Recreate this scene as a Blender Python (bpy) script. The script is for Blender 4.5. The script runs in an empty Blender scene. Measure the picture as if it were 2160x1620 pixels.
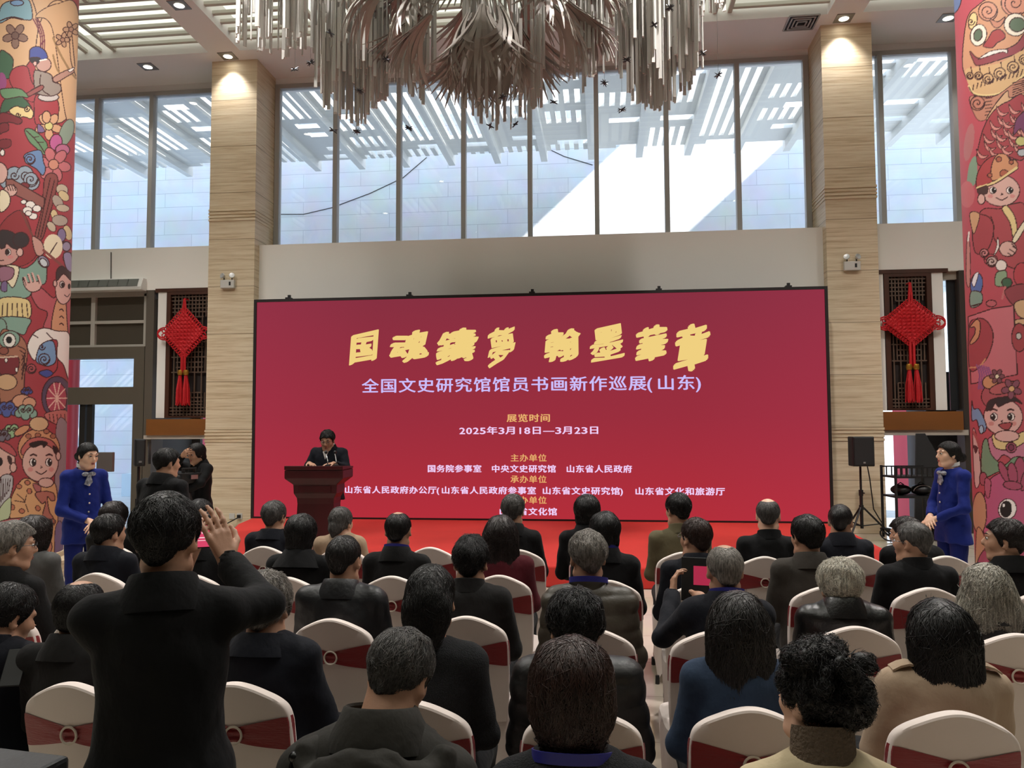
import bpy, bmesh, math, random
import numpy as np
from mathutils import Vector, Matrix

SC = bpy.context.scene
COL = SC.collection
# ------------------------------------------------------------------ camera
FPX, YAW, PITCH, ROLL, CAMH = 1650.0, math.radians(6.5), math.radians(3.3), math.radians(-0.225), 1.85
FW = np.array([-math.sin(YAW)*math.cos(PITCH), math.cos(YAW)*math.cos(PITCH), math.sin(PITCH)])
_r0 = np.array([math.cos(YAW), math.sin(YAW), 0.0]); _u0 = np.cross(_r0, FW)
RT = _r0*math.cos(ROLL)+_u0*math.sin(ROLL); UP = -_r0*math.sin(ROLL)+_u0*math.cos(ROLL)
CAM = np.array([0, 0, CAMH])
cd = bpy.data.cameras.new('camera'); cam = bpy.data.objects.new('camera', cd); COL.objects.link(cam)
cd.sensor_width = 36.0; cd.sensor_fit = 'HORIZONTAL'; cd.lens = FPX/2160*36
cd.clip_start = 0.05; cd.clip_end = 300
mw = Matrix.Identity(4)
for i in range(3):
    mw[i][0] = RT[i]; mw[i][1] = UP[i]; mw[i][2] = -FW[i]; mw[i][3] = CAM[i]
cam.matrix_world = mw
SC.camera = cam
# ------------------------------------------------------------------ view, world, sun, lamps
vs = SC.view_settings
vs.view_transform = 'Standard'; vs.look = 'None'; vs.exposure = 0.0; vs.gamma = 1.0; vs.use_curve_mapping = False
try:
    SC.cycles.use_denoising = True
    SC.cycles.max_bounces = 8; SC.cycles.diffuse_bounces = 4; SC.cycles.glossy_bounces = 4
    SC.cycles.transparent_max_bounces = 16; SC.cycles.transmission_bounces = 4
    SC.cycles.sample_clamp_indirect = 6.0
except Exception:
    pass
W = bpy.data.worlds.new('sky'); SC.world = W; W.use_nodes = True
bg = W.node_tree.nodes['Background']; bg.inputs[0].default_value = (0.60, 0.77, 1.0, 1); bg.inputs[1].default_value = 2.75
sl = bpy.data.lights.new('sun', 'SUN'); sl.energy = 9.0; sl.angle = math.radians(0.6); sl.color = (1, .97, .92)
sun = bpy.data.objects.new('sun', sl); COL.objects.link(sun)
SUN_DIR = Vector((-1.1, 1.0, -1.0)).normalized()
sun.rotation_euler = SUN_DIR.to_track_quat('-Z', 'Y').to_euler()
PANEL_L = 1.35      # radiance of the luminous ceiling coffers
HALL_W = 600.0      # watts of one downlight over the audience
SPOT_W = 130.0      # watts of one ceiling downlight

def ray(px, py): return FW + RT*(px-1080)/FPX + UP*(810-py)/FPX
def atY(px, py, Y): r = ray(px, py); return CAM + r*(Y/r[1])
def atZ(px, py, Z): r = ray(px, py); return CAM + r*((Z-CAMH)/r[2])
def atD(px, py, D): return CAM + ray(px, py)*D

# ------------------------------------------------------------------ materials
def lin(c):
    out = []
    for v in c:
        v = v/255.0
        out.append(v/12.92 if v <= .04045 else ((v+.055)/1.055)**2.4)
    return tuple(out)
MATS = {}
def M(name, rgb, rough=.6, metal=0.0, spec=.5, bump=None, var=None, stretch=(1, 1, 1), emit=None, alpha=None, sheen=0):
    """procedural principled material; bump=(scale,strength), var=(scale,amount)"""
    if name in MATS: return MATS[name]
    m = bpy.data.materials.new(name); m.use_nodes = True; MATS[name] = m
    nt = m.node_tree; p = nt.nodes['Principled BSDF']
    c = lin(rgb)+(1,)
    p.inputs['Base Color'].default_value = c; p.inputs['Roughness'].default_value = rough
    p.inputs['Metallic'].default_value = metal; p.inputs['Specular IOR Level'].default_value = spec
    if sheen: p.inputs['Sheen Weight'].default_value = sheen
    if emit:
        p.inputs['Emission Color'].default_value = lin(emit[0])+(1,); p.inputs['Emission Strength'].default_value = emit[1]
    if alpha is not None: p.inputs['Alpha'].default_value = alpha
    m.diffuse_color = c
    if bump or var:
        tc = nt.nodes.new('ShaderNodeTexCoord'); mp = nt.nodes.new('ShaderNodeMapping'); mp.inputs['Scale'].default_value = stretch
        nt.links.new(tc.outputs['Object'], mp.inputs['Vector'])
    if var:
        n = nt.nodes.new('ShaderNodeTexNoise'); n.inputs['Scale'].default_value = var[0]; n.inputs['Detail'].default_value = 5
        nt.links.new(mp.outputs[0], n.inputs['Vector'])
        r = nt.nodes.new('ShaderNodeValToRGB'); a = var[1]
        r.color_ramp.elements[0].position = .3; r.color_ramp.elements[1].position = .7
        r.color_ramp.elements[0].color = tuple(max(0, v*(1-a)) for v in c[:3])+(1,)
        r.color_ramp.elements[1].color = tuple(min(1, v*(1+a)) for v in c[:3])+(1,)
        nt.links.new(n.outputs['Fac'], r.inputs[0]); nt.links.new(r.outputs[0], p.inputs['Base Color'])
    if bump:
        n = nt.nodes.new('ShaderNodeTexNoise'); n.inputs['Scale'].default_value = bump[0]; n.inputs['Detail'].default_value = 4
        nt.links.new(mp.outputs[0], n.inputs['Vector'])
        b = nt.nodes.new('ShaderNodeBump'); b.inputs['Strength'].default_value = bump[1]; b.inputs['Distance'].default_value = .02
        nt.links.new(n.outputs['Fac'], b.inputs['Height']); nt.links.new(b.outputs[0], p.inputs['Normal'])
    return m
def emat(name, rgb, strength):
    if name in MATS: return MATS[name]
    m = bpy.data.materials.new(name); m.use_nodes = True; MATS[name] = m
    nt = m.node_tree; nt.nodes.clear()
    o = nt.nodes.new('ShaderNodeOutputMaterial'); e = nt.nodes.new('ShaderNodeEmission')
    e.inputs[0].default_value = lin(rgb)+(1,); e.inputs[1].default_value = strength
    nt.links.new(e.outputs[0], o.inputs[0]); return m
def glass_mat(name, tint=(1, 1, 1), ior=1.45):
    m = bpy.data.materials.new(name); m.use_nodes = True; MATS[name] = m
    nt = m.node_tree; nt.nodes.clear()
    o = nt.nodes.new('ShaderNodeOutputMaterial'); mx = nt.nodes.new('ShaderNodeMixShader'); f = nt.nodes.new('ShaderNodeFresnel')
    f.inputs[0].default_value = ior
    t = nt.nodes.new('ShaderNodeBsdfTransparent'); t.inputs[0].default_value = tuple(tint)+(1,)
    g = nt.nodes.new('ShaderNodeBsdfGlossy'); g.inputs['Roughness'].default_value = .02
    nt.links.new(f.outputs[0], mx.inputs[0]); nt.links.new(t.outputs[0], mx.inputs[1]); nt.links.new(g.outputs[0], mx.inputs[2])
    nt.links.new(mx.outputs[0], o.inputs[0]); return m

# ------------------------------------------------------------------ mesh helpers
def link(o, parent=None):
    COL.objects.link(o)
    if parent is not None: o.parent = parent
    return o
def mesh_np(name, V, quads=None, tris=None, mats=(), parent=None, smooth=True, mi=None):
    me = bpy.data.meshes.new(name)
    V = np.asarray(V, dtype=np.float32).reshape(-1, 3)
    q = np.asarray(quads if quads is not None else [], dtype=np.int32).reshape(-1, 4)
    t = np.asarray(tris if tris is not None else [], dtype=np.int32).reshape(-1, 3)
    me.vertices.add(len(V)); me.vertices.foreach_set('co', V.ravel())
    nl = len(q)*4+len(t)*3
    me.loops.add(nl); me.loops.foreach_set('vertex_index', np.concatenate([q.ravel(), t.ravel()]))
    me.polygons.add(len(q)+len(t))
    st = np.concatenate([np.arange(len(q))*4, len(q)*4+np.arange(len(t))*3]).astype(np.int32)
    me.polygons.foreach_set('loop_start', st)
    me.polygons.foreach_set('use_smooth', np.full(len(st), bool(smooth)))
    for m in mats: me.materials.append(m)
    if mi is not None: me.polygons.foreach_set('material_index', np.asarray(mi, dtype=np.int32))
    me.update(calc_edges=True)
    o = bpy.data.objects.new(name, me); return link(o, parent)
class MB:
    """collects simple solids, then links them as one mesh object"""
    def __init__(s): s.v = []; s.f = []; s.m = []; s.cur = 0
    def add(s, vs_, fs, m=None):
        b = len(s.v); s.v += [tuple(v) for v in vs_]; s.f += [tuple(b+i for i in f) for f in fs]; s.m += [s.cur if m is None else m]*len(fs); return s
    def box(s, x0, x1, y0, y1, z0, z1, m=None):
        v = [(x0, y0, z0), (x1, y0, z0), (x1, y1, z0), (x0, y1, z0), (x0, y0, z1), (x1, y0, z1), (x1, y1, z1), (x0, y1, z1)]
        return s.add(v, [(0, 3, 2, 1), (4, 5, 6, 7), (0, 1, 5, 4), (1, 2, 6, 5), (2, 3, 7, 6), (3, 0, 4, 7)], m)
    def tube(s, pts, r, n=8, m=None, cap=True):
        pts = [Vector(p) for p in pts]; rr = r if isinstance(r, (list, tuple)) else [r]*len(pts)
        vs_ = []; prev = None
        for i, p in enumerate(pts):
            d = (pts[min(i+1, len(pts)-1)]-pts[max(i-1, 0)]).normalized()
            if prev is None: a = d.orthogonal().normalized()
            else: a = (prev-d*prev.dot(d)).normalized() if (prev-d*prev.dot(d)).length > 1e-6 else d.orthogonal().normalized()
            prev = a; b = d.cross(a)
            for k in range(n):
                t = 2*math.pi*k/n; vs_.append(p+(a*math.cos(t)+b*math.sin(t))*rr[i])
        fs = []
        for i in range(len(pts)-1):
            for k in range(n):
                fs.append((i*n+k, i*n+(k+1) % n, (i+1)*n+(k+1) % n, (i+1)*n+k))
        if cap: fs += [tuple(range(n))[::-1], tuple((len(pts)-1)*n+k for k in range(n))]
        return s.add(vs_, fs, m)
    def lathe(s, prof, c=(0, 0, 0), n=24, m=None):
        vs_ = [(c[0]+r*math.cos(2*math.pi*k/n), c[1]+r*math.sin(2*math.pi*k/n), c[2]+z) for r, z in prof for k in range(n)]
        fs = [(i*n+k, i*n+(k+1) % n, (i+1)*n+(k+1) % n, (i+1)*n+k) for i in range(len(prof)-1) for k in range(n)]
        return s.add(vs_, fs, m)
    def prism(s, poly, y0, y1, axis='y', m=None):
        n = len(poly)
        def P(a, b, t): return {'y': (a, t, b), 'z': (a, b, t), 'x': (t, a, b)}[axis]
        vs_ = [P(a, b, y0) for a, b in poly]+[P(a, b, y1) for a, b in poly]
        return s.add(vs_, [tuple(range(n)), tuple(range(2*n-1, n-1, -1))]+[(i, i+n, (i+1) % n+n, (i+1) % n) for i in range(n)], m)
    def sphere(s, c, r, n=12, k=8, m=None):
        r = r if isinstance(r, (tuple, list)) else (r, r, r)
        vs_ = [(c[0], c[1], c[2]-r[2])]
        for i in range(1, k):
            t = math.pi*i/k
            for j in range(n):
                a = 2*math.pi*j/n; vs_.append((c[0]+r[0]*math.sin(t)*math.cos(a), c[1]+r[1]*math.sin(t)*math.sin(a), c[2]-r[2]*math.cos(t)))
        vs_.append((c[0], c[1], c[2]+r[2])); L = len(vs_)-1
        fs = [(0, 1+(j+1) % n, 1+j) for j in range(n)]
        for i in range(k-2):
            for j in range(n):
                fs.append((1+i*n+j, 1+i*n+(j+1) % n, 1+(i+1)*n+(j+1) % n, 1+(i+1)*n+j))
        fs += [(L, 1+(k-2)*n+j, 1+(k-2)*n+(j+1) % n) for j in range(n)]
        return s.add(vs_, fs, m)
    def build(s, name, mats, parent=None, smooth=False, bevel=0, recalc=True):
        me = bpy.data.meshes.new(name); me.from_pydata(s.v, [], s.f)
        for m in (mats if isinstance(mats, (list, tuple)) else [mats]): me.materials.append(m)
        me.polygons.foreach_set('material_index', s.m)
        if recalc:
            bm = bmesh.new(); bm.from_mesh(me); bmesh.ops.recalc_face_normals(bm, faces=bm.faces); bm.to_mesh(me); bm.free()
        if smooth:
            me.polygons.foreach_set('use_smooth', [True]*len(me.polygons))
            try: me.set_sharp_from_angle(angle=math.radians(40))
            except Exception: pass
        me.update()
        o = link(bpy.data.objects.new(name, me), parent)
        if bevel:
            b = o.modifiers.new('bevel', 'BEVEL'); b.width = bevel; b.segments = 2; b.limit_method = 'ANGLE'
        return o
def tag(o, label=None, cat=None, group=None, kind=None):
    if label: o['label'] = label
    if cat: o['category'] = cat
    if group: o['group'] = group
    if kind: o['kind'] = kind
    return o
def thing(name, label, cat, loc=(0, 0, 0), rz=0, group=None):
    o = bpy.data.objects.new(name, None); o.empty_display_size = .1; o.location = loc; o.rotation_euler = (0, 0, rz)
    return tag(link(o), label, cat, group)
def struct(o): o['kind'] = 'structure'; return o
def copy_tree(o, parent=None):
    c = o.copy(); COL.objects.link(c)
    if parent is not None: c.parent = parent
    for ch in list(o.children): copy_tree(ch, c)
    return c
# =================================================================== ROOM SHELL
CEIL = 9.17
XL, XR, YB = -13.2, 9.6, -6.5
PX = [(-7.62, -6.68), (4.04, 4.92)]           # pillars, X extents
YP, YF, YW = 14.4, 14.62, 15.3                # pillar face, fascia, window plane

def tile_mat(name, base, grout, sx, sy, rough, spec=.5, mottle=.06, axes='XY', mortar=.004, offset=0.0, bump=0.0):
    m = bpy.data.materials.new(name); m.use_nodes = True; nt = m.node_tree; p = nt.nodes['Principled BSDF']
    tc = nt.nodes.new('ShaderNodeTexCoord'); sep = nt.nodes.new('ShaderNodeSeparateXYZ'); cmb = nt.nodes.new('ShaderNodeCombineXYZ')
    nt.links.new(tc.outputs['Object'], sep.inputs[0])
    nt.links.new(sep.outputs[axes[0]], cmb.inputs['X']); nt.links.new(sep.outputs[axes[1]], cmb.inputs['Y'])
    b = nt.nodes.new('ShaderNodeTexBrick'); b.inputs['Scale'].default_value = 1; b.offset = offset
    b.inputs['Brick Width'].default_value = sx; b.inputs['Row Height'].default_value = sy; b.inputs['Mortar Size'].default_value = mortar
    c = lin(base); b.inputs['Color1'].default_value = tuple(v*(1+mottle) for v in c)+(1,); b.inputs['Color2'].default_value = tuple(v*(1-mottle) for v in c)+(1,)
    b.inputs['Mortar'].default_value = lin(grout)+(1,)
    nt.links.new(cmb.outputs[0], b.inputs['Vector'])
    n = nt.nodes.new('ShaderNodeTexNoise'); n.inputs['Scale'].default_value = 1.3; n.inputs['Detail'].default_value = 6
    nt.links.new(tc.outputs['Object'], n.inputs['Vector'])
    mx = nt.nodes.new('ShaderNodeMixRGB'); mx.blend_type = 'MULTIPLY'; mx.inputs[0].default_value = .35
    nt.links.new(b.outputs['Color'], mx.inputs[1]); nt.links.new(n.outputs['Color'], mx.inputs[2])
    hs = nt.nodes.new('ShaderNodeHueSaturation'); hs.inputs['Saturation'].default_value = .8; hs.inputs['Value'].default_value = 1.18
    nt.links.new(mx.outputs[0], hs.inputs['Color']); nt.links.new(hs.outputs[0], p.inputs['Base Color'])
    p.inputs['Roughness'].default_value = rough; p.inputs['Specular IOR Level'].default_value = spec
    return m
def travertine(name, ax):
    """beige vein-cut stone cladding: fine horizontal veins and courses of slabs"""
    m = bpy.data.materials.new(name); m.use_nodes = True; nt = m.node_tree; p = nt.nodes['Principled BSDF']
    tc = nt.nodes.new('ShaderNodeTexCoord'); mp = nt.nodes.new('ShaderNodeMapping'); mp.inputs['Scale'].default_value = (.55, .55, 14)
    nt.links.new(tc.outputs['Object'], mp.inputs[0])
    n = nt.nodes.new('ShaderNodeTexNoise'); n.inputs['Scale'].default_value = 2.2; n.inputs['Detail'].default_value = 8; n.inputs['Roughness'].default_value = .62
    nt.links.new(mp.outputs[0], n.inputs['Vector'])
    r = nt.nodes.new('ShaderNodeValToRGB'); e = r.color_ramp.elements
    e[0].position = .33; e[0].color = lin((196, 173, 140))+(1,); e[1].position = .62; e[1].color = lin((230, 214, 186))+(1,)
    x = e.new(.46); x.color = lin((218, 198, 166))+(1,)
    nt.links.new(n.outputs['Fac'], r.inputs[0])
    sep = nt.nodes.new('ShaderNodeSeparateXYZ'); nt.links.new(tc.outputs['Object'], sep.inputs[0])
    cmb = nt.nodes.new('ShaderNodeCombineXYZ'); nt.links.new(sep.outputs[ax], cmb.inputs['X']); nt.links.new(sep.outputs['Z'], cmb.inputs['Y'])
    b = nt.nodes.new('ShaderNodeTexBrick'); b.offset = 0; b.inputs['Scale'].default_value = 1; b.inputs['Brick Width'].default_value = 50; b.inputs['Row Height'].default_value = .93
    b.inputs['Mortar Size'].default_value = .006; b.inputs['Color1'].default_value = (1, 1, 1, 1); b.inputs['Color2'].default_value = (.93, .93, .92, 1); b.inputs['Mortar'].default_value = (.42, .38, .33, 1)
    nt.links.new(cmb.outputs[0], b.inputs['Vector'])
    mx = nt.nodes.new('ShaderNodeMixRGB'); mx.blend_type = 'MULTIPLY'; mx.inputs[0].default_value = 1
    nt.links.new(r.outputs[0], mx.inputs[1]); nt.links.new(b.outputs['Color'], mx.inputs[2]); nt.links.new(mx.outputs[0], p.inputs['Base Color'])
    bp = nt.nodes.new('ShaderNodeBump'); bp.inputs['Strength'].default_value = .25; bp.inputs['Distance'].default_value = .01
    nt.links.new(n.outputs['Fac'], bp.inputs['Height']); nt.links.new(bp.outputs[0], p.inputs['Normal'])
    p.inputs['Roughness'].default_value = .5
    return m
m_floor = tile_mat('polished_beige_tile', (200, 188, 168), (150, 138, 118), .8, .8, .12, .5)
m_white = M('white_plaster', (240, 237, 231), .75, bump=(40, .03))
m_ceil = M('ceiling_paint', (236, 233, 232), .8)
m_trav = travertine('travertine', 'X')
m_frame = M('grey_aluminium', (168, 166, 163), .45, .1)
m_dframe = M('bronze_aluminium', (104, 96, 84), .45, .3)
m_dark = M('dark_void', (20, 20, 22), .6)
m_glass = glass_mat('window_glass')
m_dwood = M('dark_carved_wood', (70, 40, 26), .45, var=(5, .25), stretch=(1, 1, .2))
m_beam = M('brown_timber', (128, 78, 32), .45, var=(3, .12), stretch=(.3, 1, 1))
m_blk = M('black_plastic', (22, 22, 23), .5)
m_rear = M('rear_wall_paint', (62, 54, 50), .8)

fl = MB().box(XL, XR, YB, 17.0, -.25, 0).build('floor', m_floor); struct(fl)
# --- ceiling: strip, beams, coffers with slatted luminous panels
cb = MB()
cb.box(XL, XR, 14.02, YW+.35, CEIL, CEIL+.6)
bx_ = [(-7.5, -6.86), (4.06, 4.66)]
rows = [(YB, -3.0), (-2.4, 2.0), (2.6, 8.0), (8.6, 14.02)]
for a, b in bx_: cb.box(a, b, YB, 14.02, CEIL, CEIL+.6)
for a, b in [(-3.0, -2.4), (2.0, 2.6), (8.0, 8.6)]: cb.box(XL, XR, a, b, CEIL+.002, CEIL+.6)
cb.box(XL, XR, YB, YW+.35, CEIL+.6, CEIL+.75)
for x in (XL, XR-.3): cb.box(x, x+.3, YB, 14.02, CEIL+.001, CEIL+.6)
cb.box(XL, XR, 15.28, YW+.35, CEIL-.14, CEIL)
ceiling = cb.build('ceiling', m_ceil); struct(ceiling)
m_panel = emat('luminous_ceiling', (236, 239, 222), PANEL_L)
cols = [(XL+.3, -7.5), (-6.86, 4.06), (4.66, XR-.3)]
pan = MB(); lat = MB()
for (x0, x1) in cols:
    for (y0, y1) in rows[1:]:
        pan.box(x0, x1, y0, y1, CEIL+.5, CEIL+.55)
        nx = max(2, round((x1-x0)/1.65)); ny = max(2, round((y1-y0)/1.65)); bw = (x1-x0)/nx; bh = (y1-y0)/ny
        for i in range(nx):
            for j in range(ny):
                X0, Y0 = x0+i*bw, y0+j*bh
                if (i+j) % 2 == 0:
                    for k in range(6):
                        y = Y0+bh*(k+.5)/6; lat.box(X0-.1, X0+bw+.1, y-.038, y+.038, CEIL+.14, CEIL+.20)
                else:
                    for k in range(6):
                        x = X0+bw*(k+.5)/6; lat.box(x-.038, x+.038, Y0-.1, Y0+bh+.1, CEIL+.14, CEIL+.199)
pan.build('light_panel', m_panel, ceiling); lat.build('slat_lattice', M('lattice_paint', (190, 186, 176), .7), ceiling)
# --- shell walls out of view
struct(MB().box(XL-.3, XL, YB, 15.6, 0, CEIL+.6).build('wall_left', m_rear))
struct(MB().box(XR, XR+.3, YB, 15.6, 0, CEIL+.6).build('wall_right', m_rear))
struct(MB().box(XL-.3, XR+.3, YB-.3, YB, 0, CEIL+.6).build('wall_rear', m_rear))
# --- window wall: fascia bands under the windows
fb = MB()
fb.box(PX[0][1], PX[1][0], YF, YW+.2, 0, 5.5)          # behind the screen, up to the sill
fb.box(XL, PX[0][0], YF, YW+.2, 4.66, 5.52)
fb.box(PX[1][1], XR, YF, YW+.2, 4.64, 5.53)
fb.box(XL, -11.6, YF, YW+.2, 0, 4.66)
fb.box(7.6, XR, YF, YW+.2, 0, 4.64)
struct(fb.build('wall_front', m_white))
for i, (a, b) in enumerate(PX):
    p = MB(); p.box(a, b, YP, YW+.25, 0, CEIL)
    # moulded course of shallow ribs about two thirds up, and one low down
    for zb in (5.95, 1.62):
        for k in range(4): p.box(a-.012, b+.012, YP-.014, YW+.2, zb+k*.065, zb+k*.065+.04)
    o = p.build('stone_pillar', m_trav)
    tag(o, ['square beige stone pillar just left of the red screen', 'square beige stone pillar just right of the red screen'][i], 'pillar', 'stone pillars', 'structure')
# --- upper windows
def window(name, x0, x1, z0, z1, mull, y=YW):
    f = MB()
    f.box(x0, x0+.1, y-.06, y+.08, z0, z1); f.box(x1-.1, x1, y-.06, y+.08, z0, z1)
    f.box(x0+.1, x1-.1, y-.06, y+.08, z1-.09, z1); f.box(x0+.1, x1-.1, y-.06, y+.08, z0, z0+.06)
    o = struct(f.build(name, m_frame))
    for m in mull: MB().box(m-.045, m+.045, y-.1, y+.06, z0+.06, z1-.09).build('mullion', m_frame, o)
    xs = [x0+.06]+list(mull)+[x1-.06]
    for a, b in zip(xs[:-1], xs[1:]):
        MB().box(a+.02, b-.02, y+.005, y+.015, z0+.05, z1-.08).build('pane', m_glass, o)
    return o
WZ1 = 9.03
window('window_1', XL, PX[0][0]-.02, 5.5, WZ1, [-11.9, -10.62, -9.38])
window('window_2', PX[0][1]+.01, PX[1][0]-.01, 5.5, WZ1, [-5.36, -4.03, -2.70, -1.36, -.04, 1.32, 2.68])
window('window_3', PX[1][1]+.02, XR, 5.5, WZ1, [5.33, 6.66, 8.0])

# =================================================================== OUTSIDE
m_ext = tile_mat('facade_stone', (202, 205, 210), (168, 172, 180), 1.9, .46, .6, .3, .03, 'XZ', .008, .5)
m_canopy = M('canopy_paint', (226, 226, 222), .7)
ext = MB().box(-40, 30, 24.0, 24.4, -.3, 24).build('facade_wall', m_ext)
tag(ext, 'pale stone tiled building facade seen through the windows', 'building facade', kind='structure')
g = MB().box(-40, 30, 17.0, 24.0, -.35, -.02).build('courtyard_paving', M('courtyard_stone', (196, 204, 210), .6, var=(2, .1)))
tag(g, 'pale stone paving of the courtyard outside the glass doors', 'paving', kind='structure')
# slotted canopy outside the window heads
cn = MB(); Y0c, Y1c, zc = 15.7, 21.4, 9.6
rnd = random.Random(3)
bay = 1.32
nb = 26
for i in range(nb):
    xa = -20+i*bay; xb = xa+bay
    cn.box(xa-.09, xa+.09, Y0c, Y1c+.25, zc-.22, zc+.1)
    y = Y0c
    while y < Y1c-.01:
        typ = rnd.choice('SSVVH')
        if typ == 'S': d = min(.45, Y1c-y); cn.box(xa+.09, xb-.09, y, y+d, zc, zc+.1)
        elif typ == 'V':
            d = min(.75, Y1c-y)
            for k in range(5):
                w = (bay-.18)/9; cn.box(xa+.09+2*k*w, xa+.09+(2*k+1)*w, y, y+d, zc, zc+.1)
        else:
            d = min(.6, Y1c-y); q = rnd.uniform(.2, .6)
            cn.box(xa+.09, xa+.09+q, y, y+d, zc, zc+.1); cn.box(xa+.09+q, xb-.09, y, y+d*.5, zc, zc+.1)
        y += d
cn = cn.build('canopy', m_canopy); tag(cn, 'slotted grey canopy running outside along the tops of the windows', 'canopy', kind='structure')
# two unseen slabs added above the courtyard; their gap shapes the band of sun
for i, (a, b) in enumerate([(-40, 0), (0, 40)]):
    pass
zs = 14.0
def slab_edge_x(px, py):
    p = atY(px, py, 24.0); return p[0]+1.1*(zs-p[2])
xg0 = .5*(slab_edge_x(1105, 495)+slab_edge_x(1325, 295)); xg1 = .5*(slab_edge_x(1465, 478)+slab_edge_x(1685, 312))
o = MB().box(-32, xg0, 15.9, 21.6, zs, zs+.3).build('sun_block_slab', m_canopy); tag(o, 'unseen slab added over the courtyard to shade the facade on the left', 'roof', kind='structure')
o = MB().box(xg1, 30, 15.9, 21.6, zs, zs+.3).build('sun_block_slab', m_canopy); tag(o, 'unseen slab added over the courtyard to shade the facade on the right', 'roof', kind='structure')

# =================================================================== LED SCREEN AND STAGE
SX0, SX1, SY, SZ0, SZ1 = -6.36, 3.85, 13.75, .25, 4.26
scr = thing('led_screen', 'huge red LED wall screen with gold and white Chinese lettering', 'screen', ((SX0+SX1)/2, SY, SZ0))
def loc_mb(root): return Vector(root.location)
m_scr = bpy.data.materials.new('led_picture_sheen'); m_scr.use_nodes = True
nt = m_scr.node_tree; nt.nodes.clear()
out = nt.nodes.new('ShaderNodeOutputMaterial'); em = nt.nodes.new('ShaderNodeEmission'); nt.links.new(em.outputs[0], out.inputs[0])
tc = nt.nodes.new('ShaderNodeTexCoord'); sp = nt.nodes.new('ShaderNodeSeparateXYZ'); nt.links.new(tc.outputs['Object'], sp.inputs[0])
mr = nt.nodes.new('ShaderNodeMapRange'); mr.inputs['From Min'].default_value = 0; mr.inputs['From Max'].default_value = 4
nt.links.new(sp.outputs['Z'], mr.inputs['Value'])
rp = nt.nodes.new('ShaderNodeValToRGB'); e = rp.color_ramp.elements  # sheen on the screen painted into its emission: darker top, pinker sides
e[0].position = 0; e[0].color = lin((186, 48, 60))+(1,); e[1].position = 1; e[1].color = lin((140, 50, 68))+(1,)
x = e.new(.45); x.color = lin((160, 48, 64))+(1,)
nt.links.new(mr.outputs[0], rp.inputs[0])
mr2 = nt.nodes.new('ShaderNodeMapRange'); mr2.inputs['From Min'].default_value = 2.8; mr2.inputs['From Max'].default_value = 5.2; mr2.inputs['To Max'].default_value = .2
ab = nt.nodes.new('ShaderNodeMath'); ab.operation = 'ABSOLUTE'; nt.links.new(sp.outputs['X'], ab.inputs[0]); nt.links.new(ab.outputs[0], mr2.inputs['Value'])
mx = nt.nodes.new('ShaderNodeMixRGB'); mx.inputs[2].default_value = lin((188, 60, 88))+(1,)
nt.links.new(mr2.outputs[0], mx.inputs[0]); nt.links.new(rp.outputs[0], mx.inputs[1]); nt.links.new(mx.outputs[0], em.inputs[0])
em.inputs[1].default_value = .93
hw = (SX1-SX0)/2
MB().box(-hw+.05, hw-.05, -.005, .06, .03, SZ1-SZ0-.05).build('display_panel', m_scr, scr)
fr = MB(); fr.box(-hw, -hw+.05, -.03, .12, 0, SZ1-SZ0); fr.box(hw-.05, hw, -.03, .12, 0, SZ1-SZ0); fr.box(-hw+.05, hw-.05, -.03, .12, SZ1-SZ0-.05, SZ1-SZ0)
fr.box(-hw+.05, hw-.05, -.03, .12, 0, .03); fr.box(-hw+.05, hw-.05, .06, .12, .03, SZ1-SZ0-.05)
fr.build('screen_frame', M('screen_frame_black', (26, 20, 20), .5), scr)
for px in (608, 863, 1122, 1390, 1664):
    x = atY(px, 620, SY)[0]-scr.location[0]
    MB().box(x-.05, x+.05, -.02, .1, SZ1-SZ0, SZ1-SZ0+.03).box(x-.02, x+.03, .02, .06, SZ1-SZ0+.03, SZ1-SZ0+.08).build('clamp', m_blk, scr)

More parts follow.
